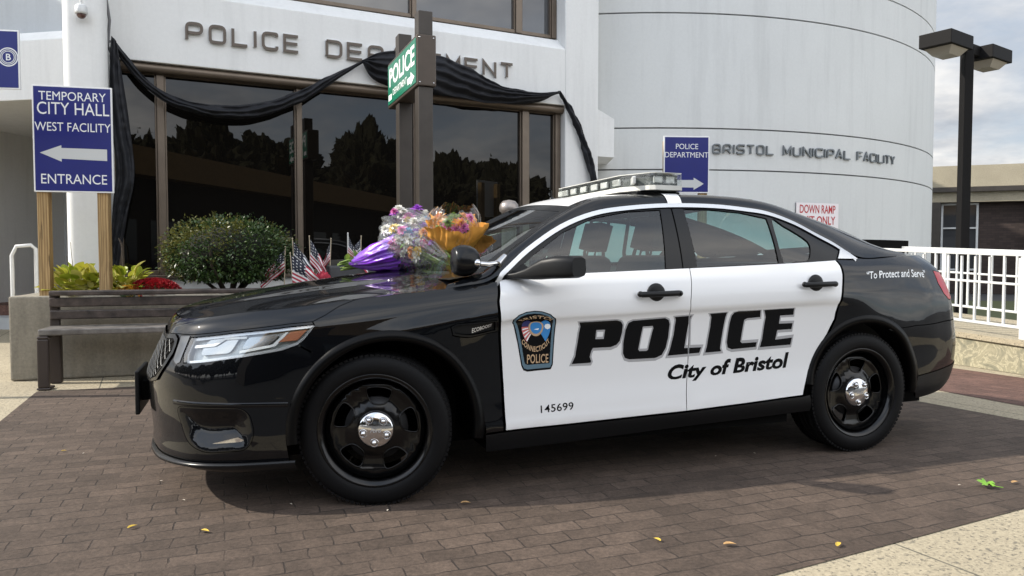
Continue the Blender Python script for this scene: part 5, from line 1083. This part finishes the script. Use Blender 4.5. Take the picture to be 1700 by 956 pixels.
# green lit sign box on two bronze posts
GS = empty('police_direction_sign', (-.862, 6.80, 0), math.atan2(1.10, -.448), 'green POLICE sign box with an arrow on two dark bronze posts', 'sign')
LG = 1.19
bx = MB().box((.0, -.18, 2.735), (LG, .0, 3.20)); M['bronze_box'] = mat('bronze_sign_box', (.075, .058, .045), .4, .35, var=.1); bevel(bx.build('sign_box', M['bronze_box'], GS), .010)
M['sign_green'] = mat('sign_green', (.012, .17, .10), .25)
MB().box((.03, .0005, 2.765), (LG - .03, .006, 3.17)).build('sign_face', M['sign_green'], GS)
gp = plane_fn((LG, .0075, 0), (-1, 0, 0), (0, 0, 1))
def gtxt(s, x0, x1, zb, cap, bold):
    V, F = text_tris(s, cap / .69, bold); V[:, 0] -= V[:, 0].min(); V[:, 0] *= (x1 - x0) / V[:, 0].max(); V += [x0, zb]; letters_on('sign_lettering', M['sign_white'], GS, V, F, gp, 0)
gtxt('POLICE', .10, 1.12, 2.945, .175, .006); gtxt('DEPARTMENT', .25, .83, 2.83, .062, .001)
MB().add([(LG - x, .008, z) for x, z in ((.86, 2.86), (.86, 2.80), (.98, 2.80), (.98, 2.775), (1.12, 2.83), (.98, 2.9), (.98, 2.86))], [list(range(7))]).build('arrow', M['sign_white'], GS)
MB().add([(LG - x, .008, z) for x, z in ((.06, 2.80), (.06, 2.86), (.2, 2.86), (.2, 2.80))], [list(range(4))]).build('arrow', M['sign_white'], GS)
for x, zt in ((-.035 + .13, 3.42), (.86, 3.42)):
    bevel(MB().box((x - .07, -.155, 0), (x + .07, -.02, 2.734)).box((x - .07, -.155, 3.201), (x + .07, -.02, zt)).build('post', M['bronze_dark'], GS), .006)
for x in (.04, .16):
    pass
bl_ = MB()
for y in (-.155, -.025):
    for z in (2.765, 3.17): bl_.ball((-.001, y, z), .008, 8)
bl_.build('box_bolts', M['chrome'], GS)
# street lamp
LP = empty('street_lamp', (6.08, 10.0, 0), 0, 'dark square street lamp post with two box heads, right of the round tower', 'street lamp')
M['lamp_dark'] = mat('lamp_bronze_paint', (.009, .0085, .0085), .6, spec=.12); M['lamp_lens'] = mat('lamp_lens', (.30, .28, .24), .3)
bevel(MB().box((-.060, -.060, 0), (.060, .060, 3.98)).build('post', M['lamp_dark'], LP), .006)
for s_, ang in ((-1, R(215)), (1, R(35))):
    h = empty('lamp_head', (0, 0, 3.86), ang); h.parent = LP
    bevel(MB().box((.28, -.20, -.01), (.88, .20, .165)).build('housing', M['lamp_dark'], h), .008); MB().box((.07, -.045, .03), (.30, .045, .16)).build('arm', M['lamp_dark'], h)
    v = [(.36, -.17, -.012), (.80, -.17, -.012), (.80, .17, -.012), (.36, .17, -.012), (.44, -.10, -.10), (.72, -.10, -.10), (.72, .10, -.10), (.44, .10, -.10)]; MB().add(v, [(0, 1, 5, 4), (1, 2, 6, 5), (2, 3, 7, 6), (3, 0, 4, 7), (4, 5, 6, 7)]).build('lamp_lens', M['lamp_lens'], h)
# security camera and cable on the corner column
SC = empty('security_camera', fw(-5.47, .48, 3.45), R(26), 'white dome security camera high on the corner column', 'camera')
MB().lathe([(.001, .08), (.04, .08), (.058, .06), (.06, .0), (.056, -.02), (.001, -.02)], 24).tube([(0, 0, .08), (0, 0, .5)], .012, 8).box((-.02, .03, .0), (.02, .10, .06)).build('housing', M['white_metal'], SC)
MB().ball((0, 0, -.02), .048, 16).build('lens_dome', mat('smoked_dome', (.10, .05, .045), .08, 0, .8), SC)
cd = MB().tube([fw(-5.27, .16, 4.6), fw(-5.28, .14, 3.75), fw(-5.25, .15, 3.5), fw(-5.27, .14, 3.25), fw(-5.20, .10, 3.10)], .016, 8)
for z in (3.72, 3.3): cd.box((-.03, -.012, -.012), (.03, .012, .012), 0, Matrix.Translation(fw(-5.27, .14, z)) @ Matrix.Rotation(R(26), 4, 'Z'))
tag(cd.build('wall_cable', mat('grey_cable', (.12, .12, .125), .5)), 'grey cable running down beside the corner column to the bunting', 'cable')
# handrail at the entrance steps
HR = MB().tube([(-5.98, 8.85, 0.25), (-5.98, 8.85, 1.19), (-5.93, 8.86, 1.30), (-5.78, 8.9, 1.315), (-5.73, 8.91, 1.27), (-5.73, 8.91, .25)], .022, 12); tag(HR.build('entrance_handrail', M['white_metal']), 'small white bent handrail behind the left end of the planter', 'handrail')
# black bunting
def swag(name, up, lo, b0, depth, pleats, lab, rows=14, rot=0., grp='black bunting on the facade'):
    n = 130; rows = rows + 8; U = np.array(smooth_poly(up, False, 10)); Lw = np.array(smooth_poly(lo, False, 10))
    def rs(P, n): t = np.r_[0, np.cumsum(np.linalg.norm(np.diff(P, axis=0), axis=1))]; q = np.linspace(0, t[-1], n); return np.c_[np.interp(q, t, P[:, 0]), np.interp(q, t, P[:, 1])]
    U, Lw = rs(U, n), rs(Lw, n); G_ = []
    for i in range(n):
        row = []
        for j in range(rows + 1):
            t = j / rows; p = U[i] * (1 - t) + Lw[i] * t; wd = np.linalg.norm(U[i] - Lw[i]); bul = b0 + depth * math.sin(math.pi * t) * min(1, wd / .15) + min(.022, wd * .12) * math.sin(2 * math.pi * pleats * t + 2.2 * math.sin(i * .06) + i * .024 + 1.6 * mnoise.noise(Vector((p[0] * 2.2, p[1] * 2.2, b0 * 50))))
            bul += .030 * mnoise.noise(Vector((p[0] * 6, p[1] * 6, 3 + t * 2))) + .014 * mnoise.noise(Vector((p[0] * 17, p[1] * 17, t * 3))); p = p + np.array([0, .018 * mnoise.noise(Vector((p[0] * 5, 7.3, t * 1.5)))])
            row.append(fw(p[0], bul, p[1] ))
        G_.append(row)
    o = MB().grid(G_).build(name, M['drape']); sm = o.modifiers.new('thickness', 'SOLIDIFY'); sm.thickness = .004; return tag(o, lab, 'bunting', grp)
swag('black_bunting', [(-5.212, 3.335), (-5.082, 3.16), (-4.949, 2.99), (-4.758, 2.86), (-4.503, 2.785), (-4.21, 2.775), (-3.844, 2.845), (-3.461, 2.99), (-3.129, 3.19), (-2.681, 3.438)], [(-5.232, 3.25), (-5.031, 2.985), (-4.814, 2.80), (-4.562, 2.68), (-4.212, 2.64), (-3.845, 2.69), (-3.462, 2.84), (-3.13, 3.07), (-2.681, 3.400)], .06, .07, 2.5, 'long drooping swag of black bunting across the left ground floor windows')
swag('black_bunting', [(-2.71, 3.425), (-2.437, 3.56), (-1.996, 3.595), (-1.691, 3.58), (-1.377, 3.495), (-1.052, 3.36), (-.631, 3.29), (-.102, 3.325)], [(-2.71, 3.395), (-2.60, 3.25), (-2.404, 3.18), (-1.998, 3.13), (-1.536, 3.11), (-1.216, 3.09), (-.801, 3.10), (-.457, 3.155), (-.102, 3.305)], .07, .10, 4.2, 'wide black bunting gathered behind the green sign and over the lettering', 22)
swag('black_bunting', [(-5.235, 3.34), (-5.262, 2.95), (-5.255, 2.53), (-5.22, 2.05), (-5.26, 1.60), (-5.29, 1.05)], [(-5.195, 3.30), (-5.150, 2.95), (-5.10, 2.53), (-5.06, 2.0), (-5.13, 1.60), (-5.22, 1.05)], .17, .05, 2.2, 'black bunting tail hanging straight down beside the corner column', 12)
swag('black_bunting', [(-.115, 3.33), (.02, 3.11), (.195, 2.77), (.36, 2.30), (.41, 1.9)], [(-.075, 3.345), (.11, 3.12), (.315, 2.77), (.49, 2.30), (.54, 1.9)], .05, .05, 1.8, 'black bunting tail slanting down the white end pier', 10)
# ================================================================== small flags in the planter
M['cloth_red'] = mat('flag_red_cloth', (.40, .02, .045), .7); M['cloth_white'] = mat('flag_white_cloth', (.72, .72, .72), .7); M['cloth_dark'] = mat('flag_dark_cloth', (.018, .022, .04), .7); M['stick'] = mat('flag_stick', (.50, .42, .30), .6); M['stick_white'] = mat('white_flag_stick', (.75, .75, .72), .5)
def flag(px, ytop, Y, lean, side, mono, lab, droop=.8, sc=1., stick='stick', seed=0):
    r_ = random.Random(seed); top = at(px, ytop, Y); base = Vector((top.x - lean, Y, .72)); e = empty('small_flag', base, 0, lab, 'flag', 'small flags on sticks in the planter'); tp = top - base
    MB().tube([(0, 0, 0), tp], .0055 * (1.4 if stick != 'stick' else 1), 6).ball(tp, .009, 8).build('stick', M[stick], e)
    d = tp.normalized(); H_ = .28 * sc; Wd = .42 * sc; n, m = 26, 24; c = MB(); G_ = []; ph = r_.uniform(0, 6)
    for i in range(m + 1):
        s = i / m; row = []
        for j in range(n + 1):
            t = j / n; p = tp - d * (.02 + H_ * t * (1 - .25 * s * droop)); o = Vector((side * Wd * s * math.sqrt(max(.02, 1 - droop * droop)) * (1 - .2 * s), .03 * math.sin(t * 9 + ph + s * 3) * s + .012 * math.sin(s * 14 + t * 5), -Wd * droop * s)); o.x += side * (.020 * math.sin(t * 11 + ph) * s + (.10 * t * s * droop)); row.append(p + o)
        G_.append(row)
    b = len(c.v); c.v += [tuple(p) for r in G_ for p in r]
    for i in range(m):
        for j in range(n):
            st_ = (j // 2) % 2; cant = i < m * .42 and j < 14
            mi = (1 if (i % 3 == 1 and j % 3 == 1) else 2) if cant else ((2 if st_ == 0 else 1) if mono else (0 if st_ == 0 else 1))
            c.f.append([b + i * (n + 1) + j, b + i * (n + 1) + j + 1, b + (i + 1) * (n + 1) + j + 1, b + (i + 1) * (n + 1) + j]); c.m.append(mi); c.sm.append(True)
    o = c.build('cloth', [M['cloth_red'], M['cloth_white'], M['cloth_dark']], e); return e
flag(474, 410, 8.0, .02, -1, False, 'leftmost small striped flag, beside the bush', .72, .85, seed=1)
flag(486, 396, 8.1, -.03, 1, True, 'black and white striped flag hanging behind the leftmost flags', .75, .9, seed=2)
flag(482, 420, 7.95, -.04, 1, False, 'widest red and white striped flag, its folds spread beside the leftmost stick', .55, 1.05, seed=3)
flag(514, 392, 8.15, -.02, 1, False, 'striped flag with its stripes hanging nearly vertical, in the middle of the row', .86, 1.0, seed=4)
flag(550, 396, 8.25, .03, -1, False, 'narrow folded striped flag just left of the dark stone block', .92, .8, seed=5)
flag(578, 387, 8.3, .0, 1, False, 'striped flag on a thick white stick next to the flower wrap', .85, .75, 'stick_white', seed=6) if False else flag(578, 387, 8.3, .0, 1, False, 'striped flag on a thick white stick next to the flower wrap', .85, .75, stick='stick_white', seed=6)
flag(600, 392, 8.4, .02, -1, True, 'rightmost black and white striped flag, partly behind the flower wrap', .8, .7, seed=7)
sb = MB().box((0, 0, 0), (.55, .4, .345)); SBp = at(546, 478, 8.2); o = sb.build('stone_block', mat('dark_granite', (.06, .062, .066), .6, var=.2)); o.location = (SBp.x, 8.2, .73); o.rotation_euler = (0, 0, R(18.5)); bevel(o, .02); tag(o, 'dark grey stone block standing behind the hood among the flags', 'stone block')
rdc = MB(); rdc.ball((0, 0, 0), (.075, .05, .06), 28); rdc.v = [tuple(Vector(q) * (1 + .45 * mnoise.noise(Vector(q) * 38) + .2 * mnoise.noise(Vector(q) * 90))) for q in rdc.v]; p = at(537, 461, 8.1); o = rdc.build('red_cloth', M['cloth_red'], None, p); tag(o, 'crumpled red cloth lying low between two flags', 'cloth')
bo = MB().lathe([(.062, 0), (.062, 1.54), (.078, 1.55), (.082, 1.575), (.076, 1.61), (.052, 1.637), (.001, 1.648)], 24); o = bo.build('domed_post', mat('domed_metal', (.30, .27, .25), .3, .6, var=.2), None, (at(845, 400, 6.2).x, 6.2, 0)); 
tag(o, 'grey domed top of a post showing just above the windshield edge', 'post')
# ================================================================== across the street, behind the viewpoint: what the glass and paint reflect
OB = empty('shopping_building', (16, -17, 0), R(-24), 'long low building with a brown roof band across the street', 'building')
M['roof_band'] = mat('brown_roof_band', (.42, .26, .11), .8, var=.15); M['store_wall'] = mat('dark_store_wall', (.055, .048, .042), .85, var=.2)
MB().box((-22, -12, 0), (22, 0, 4.4)).build('wall', M['store_wall'], OB); MB().box((-22.5, -12.5, 4.4), (22.5, .9, 5.5)).build('roof_band', M['roof_band'], OB)
for x in np.arange(-20, 20, 3.2): MB().box((x, .002, .5), (x + 2.4, .03, 2.7)).build('shop_window', M['window_grey'], OB)
wd = MB(); r_ = random.Random(5); wl = MB(); core_ = MB()
for k in range(70):
    a = R(180 + 4 + 172 * k / 69 + r_.uniform(-2, 2)); d = r_.uniform(34, 52); c = Vector((d * math.cos(a) * 1.25, d * math.sin(a), 0)); h = r_.uniform(7.8, 10.8); w_ = r_.uniform(3.2, 5.)
    if a > R(331): continue
    wl.tube([c, c + Vector((0, 0, h * .5))], [.3, .15], 6)
    cc_ = c + Vector((0, 0, h * .56)); b_ = len(core_.v); core_.ball((0, 0, 0), 1., 110 if R(285) < a else 22)
    def lump(q): p = Vector((q[0] * w_ * .86, q[1] * w_ * .86, q[2] * h * .40)); w0 = cc_ + p; return cc_ + p * (1 + .34 * mnoise.noise(w0 * .38) + .26 * mnoise.noise(w0 * 1.0) + .20 * mnoise.noise(w0 * 2.4) + .13 * mnoise.noise(w0 * 5.) + .07 * mnoise.noise(w0 * 11.))
    core_.v[b_:] = [tuple(lump(q)) for q in core_.v[b_:]]
    for j in range(420):
        q = Vector((r_.gauss(0, 1), r_.gauss(0, 1), r_.gauss(0, 1))).normalized(); p = cc_ + (lump(q) - cc_) * r_.uniform(.97, 1.07); leaf(wd, p, (r_.uniform(-1, 1), r_.uniform(-1, 1), r_.uniform(-.5, .8)), (r_.uniform(-1, 1), 0, 1), r_.uniform(.22, .45), r_.uniform(.16, .3), 0, .1, 1, .1)
M['woods'] = leaf_mat('autumn_woods', (.022, .035, .010), (.10, .07, .02), .7, .2)
b = len(wd.v); wd.add(wl.v, wl.f, 1); wd.add(core_.v, core_.f, 2); o = wd.build('woodland', [M['woods'], M['bark'], mat('woods_inner', (.034, .032, .013), .95, var=.75, vscale=1.3, bump=1., bscale=4)]); tag(o, 'belt of autumn trees across the street, mirrored in the dark glass', 'trees', None, 'stuff')
# ================================================================== bouquets on the hood
CW = CAR.matrix_world if False else Matrix.Translation((-.950, 4.309, 0)) @ Matrix.Rotation(R(19.8), 4, 'Z')
film = clear_mat('cellophane', (.97, .98, .98), 1.0, .04, .05, .015, .35, 14.); film2 = clear_mat('crinkled_cellophane', (.97, .98, .98), 1.0, .05, .08, .05, .5, 18.); paper_p = mat('purple_paper', (.20, .025, .55), .3, spec=.6, bump=.3, bscale=14); paper_o = mat('orange_paper', (.66, .30, .045), .6, var=.12, vscale=9)
fl = {k: leaf_mat('petal_' + k, a, b_, .5, .3) for k, a, b_ in (('white', (.76, .75, .68), (.86, .86, .83)), ('pink', (.62, .05, .36), (.80, .34, .60)), ('violet', (.30, .05, .55), (.52, .18, .72)), ('orange', (.70, .24, .06), (.80, .46, .12)), ('yellow', (.74, .52, .04), (.82, .66, .12)), ('green', (.08, .17, .025), (.30, .40, .08)), ('blue', (.06, .25, .50), (.12, .40, .65)))}
def frame_(s0, m0):
    ax = (m0 - s0); ln = ax.length; ax.normalize(); sd = ax.cross(Vector((0, 0, 1))).normalized(); return ax, ln, sd, sd.cross(ax)
def bouquet(lab, stem, mouth, rad, kinds, seed, nfl, flat=.8, paper=None, prad=.12, p0=.1, p1=.8, film_r=.17, film_to=1.15, open_a=(0, 6.2832), depth=(.62, 1.0), stems_up=.8, fmat=None, pr=(.16, .10)):
    r_ = random.Random(seed); s0, m0 = Vector(stem), Vector(mouth); e = empty('bouquet', CW @ s0, R(19.8), lab, 'bouquet', 'flower bouquets on the hood'); ax, ln, sd, up = frame_(s0, m0)
    floor = 1.085 - s0.z
    def sheet_(nm, mtl, l0, l1, r0, r1, ruff, crease, n, k, sd_, arc=(0, 6.2832), dome=0., edge=.06):
        rr = random.Random(sd_); ph = [rr.uniform(0, 6.28) for _ in range(8)]; rows = []; full = arc[1] - arc[0] > 6.2
        for i in range(k + 1):
            t = i / k; row = []
            for j in range(n + (0 if full else 1)):
                a = arc[0] + (arc[1] - arc[0]) * j / n; q = r0 + (r1 - r0) * math.sin(min(t, 1) * 1.45)**.9
                q *= 1 + ruff * t * (.5 * math.sin(3 * a + ph[0]) + .4 * math.sin(5 * a + ph[1] + 3 * t) + .3 * math.sin(9 * a + ph[2] - 2 * t)) + crease * (abs(math.sin(13 * a + ph[3] + 1.5 * math.sin(4 * t + ph[5]))) - .5) * (.3 + t)
                q *= 1 + crease * 1.2 * mnoise.noise(Vector((3.5 * math.cos(a), 3.5 * math.sin(a), 5 * t + sd_)))
                q *= 1 - dome * t**5; l = l0 + (l1 - l0) * t * (1 + edge * (math.sin(4 * a + ph[6]) + .6 * math.sin(11 * a + ph[7])) * t)
                p = ax * l + sd * (q * math.cos(a)) + up * (q * flat * math.sin(a)); p.z = max(p.z, floor + .004 * math.sin(9 * a)); row.append(p)
            rows.append(row)
        return MB().grid(rows, 0, True, full).build(nm, mtl, e)
    if paper: sheet_('paper_wrap', paper, p0 * ln, p1 * ln, .02, prad, pr[0], pr[1], 96, 16, seed + 1, open_a)
    if film_r: sheet_('cellophane', fmat or film, .03 * ln, film_to * ln, .025, film_r, .14, .07, 110, 22, seed + 2, dome=.42, edge=.03)
    stm = MB()
    for k in range(16):
        a = r_.uniform(0, 6.28); q = r_.uniform(0, .03); a0 = -ax * r_.uniform(.0, .06) + sd * q * math.cos(a) + up * q * math.sin(a); a1 = ax * ln * stems_up + sd * rad * .6 * math.cos(a) + up * rad * .5 * math.sin(a); stm.tube([a0, a0.lerp(a1, .5), a1], .0045, 5)
        for j in range(6): leaf(stm, a0.lerp(a1, .15 + .15 * j), (r_.uniform(-1, 1), r_.uniform(-1, 1), r_.uniform(-.1, 1)), (0, 0, 1), r_.uniform(.05, .09), .028, 0, .3, 4)
    stm.build('stems', fl['green'], e)
    for kd, num in kinds:
        for k in range(num):
            m = MB(); a = r_.uniform(0, 6.28); q = rad * math.sqrt(r_.random()); tt = r_.uniform(*depth); c = ax * ln * tt + sd * q * math.cos(a) * (tt + .1) + up * q * flat * math.sin(a) * (tt + .1); c.z = max(c.z, floor + .03); nd = (ax * .5 + sd * .8 * math.cos(a) + up * .8 * math.sin(a) + Vector((0, -.35, .2))).normalized(); sz = r_.uniform(.028, .050); t1 = nd.cross(Vector((.3, .2, 1))).normalized(); t2 = nd.cross(t1)
            for lay in range(4):
                for j in range(8):
                    b = 6.28 * j / 8 + lay * .4; d = (t1 * math.cos(b) + t2 * math.sin(b)) * (1 - .24 * lay) + nd * (.15 + .38 * lay); leaf(m, c + nd * .003 * lay, d, nd, sz * (1 - .16 * lay) * r_.uniform(.85, 1.1), sz * .5, 0, .08, 3, .3)
            m.build(kd + '_flower', fl[kd], e)
    return e
bouquet('purple paper bouquet in clear wrap, leftmost on the hood', (.0, .10, 1.125), (.36, -.10, 1.215), .12, [('pink', 12), ('violet', 14), ('white', 12)], 21, 38, .75, paper_p, .135, .05, .80, .175, 1.2, depth=(.72, 1.02))
bouquet('white and pink bouquet in crinkled clear film in the middle of the hood', (.54, -.36, 1.115), (.32, -.04, 1.305), .18, [('white', 60), ('pink', 18), ('orange', 9), ('yellow', 12), ('violet', 16), ('blue', 5)], 33, 84, .85, None, film_r=.215, film_to=1.20, depth=(.40, 1.08), fmat=film2)
bouquet('orange paper bouquet leaning on the windshield', (.58, -.20, 1.12), (.56, -.29, 1.37), .11, [('orange', 14), ('green', 12), ('pink', 9)], 41, 22, .9, paper_o, .165, .12, .98, .175, 1.3, depth=(.85, 1.12))
# ================================================================== fallen leaves
def fallen(px, py, ln, m, lab, name='fallen_leaf', lobes=0, ang=0., seed=0):
    d = 1.165 * 1228 / (py - 427.6); p = Vector(((px - 850) / 1228 * d, d, .004)); r_ = random.Random(seed); c = MB()
    if lobes:
        V = [(0, 0, .012)]; n = 20; F = []
        for k in range(n): a = 2 * math.pi * k / n; q = ln * (.55 + .45 * abs(math.cos(2.5 * a)))* (.6 if abs(a - math.pi) < .5 else 1); V.append((q * math.cos(a), q * math.sin(a), .008 + .025 * r_.random()))
        c.add(V, [(0, 1 + k, 1 + (k + 1) % n) for k in range(n)], 0, True); c.tube([(-ln * .4, 0, .01), (-ln * 1.5, -.01, .006)], .0022, 5)
    else: leaf(c, (0, 0, .004), (1, 0, .15), (0, 0, 1), ln, ln * .42, 0, .12, 4, .3)
    o = c.build(name, m, None, p, (0, 0, ang)); tag(o, lab, 'leaf', 'fallen leaves on the paving'); return o
yl = mat('yellow_leaf', (.52, .36, .05), .6, var=.3, vscale=60); tn_ = mat('tan_leaf', (.40, .24, .10), .7, var=.3, vscale=60); grn = mat('green_leaf', (.16, .34, .035), .55, var=.3, vscale=60); pale = mat('pale_leaf_scrap', (.55, .50, .42), .7)
fallen(203, 886, .045, yl, 'small yellow leaf on the bricks at lower left', ang=1.0); fallen(326, 890, .045, yl, 'yellow leaf on the bricks below the front bumper, right of another yellow one', ang=-.3); fallen(94, 754, .03, yl, 'tiny round yellow leaf on the bricks at far left', ang=.5)
fallen(764, 843, .05, tn_, 'tan leaf just behind the front tyre in the shadow edge', ang=.1); fallen(1207, 914, .055, tn_, 'thin tan leaf on the bricks near the lower right concrete', ang=0.); fallen(1398, 917, .05, yl, 'curled yellow leaf at the edge of the lower right concrete', ang=.9); fallen(1100, 908, .04, yl, 'small yellow leaf left of the thin tan one at lower middle', ang=2.2); fallen(1690, 808, .05, tn_, 'tan leaf at the right edge of the bricks', ang=.3)
fallen(1648, 814, .046, grn, 'bright green lobed leaf with a stem on the bricks at right', lobes=1, ang=2.6)
for k, (a, b) in enumerate(((258, 805), (130, 758), (480, 845), (1193, 762), (1255, 757), (1600, 812), (640, 856), (300, 838))):
    fallen(a, b, .018, pale, 'tiny pale scrap of leaf among the bricks', name='leaf_scrap', ang=k * 1.3, seed=k)
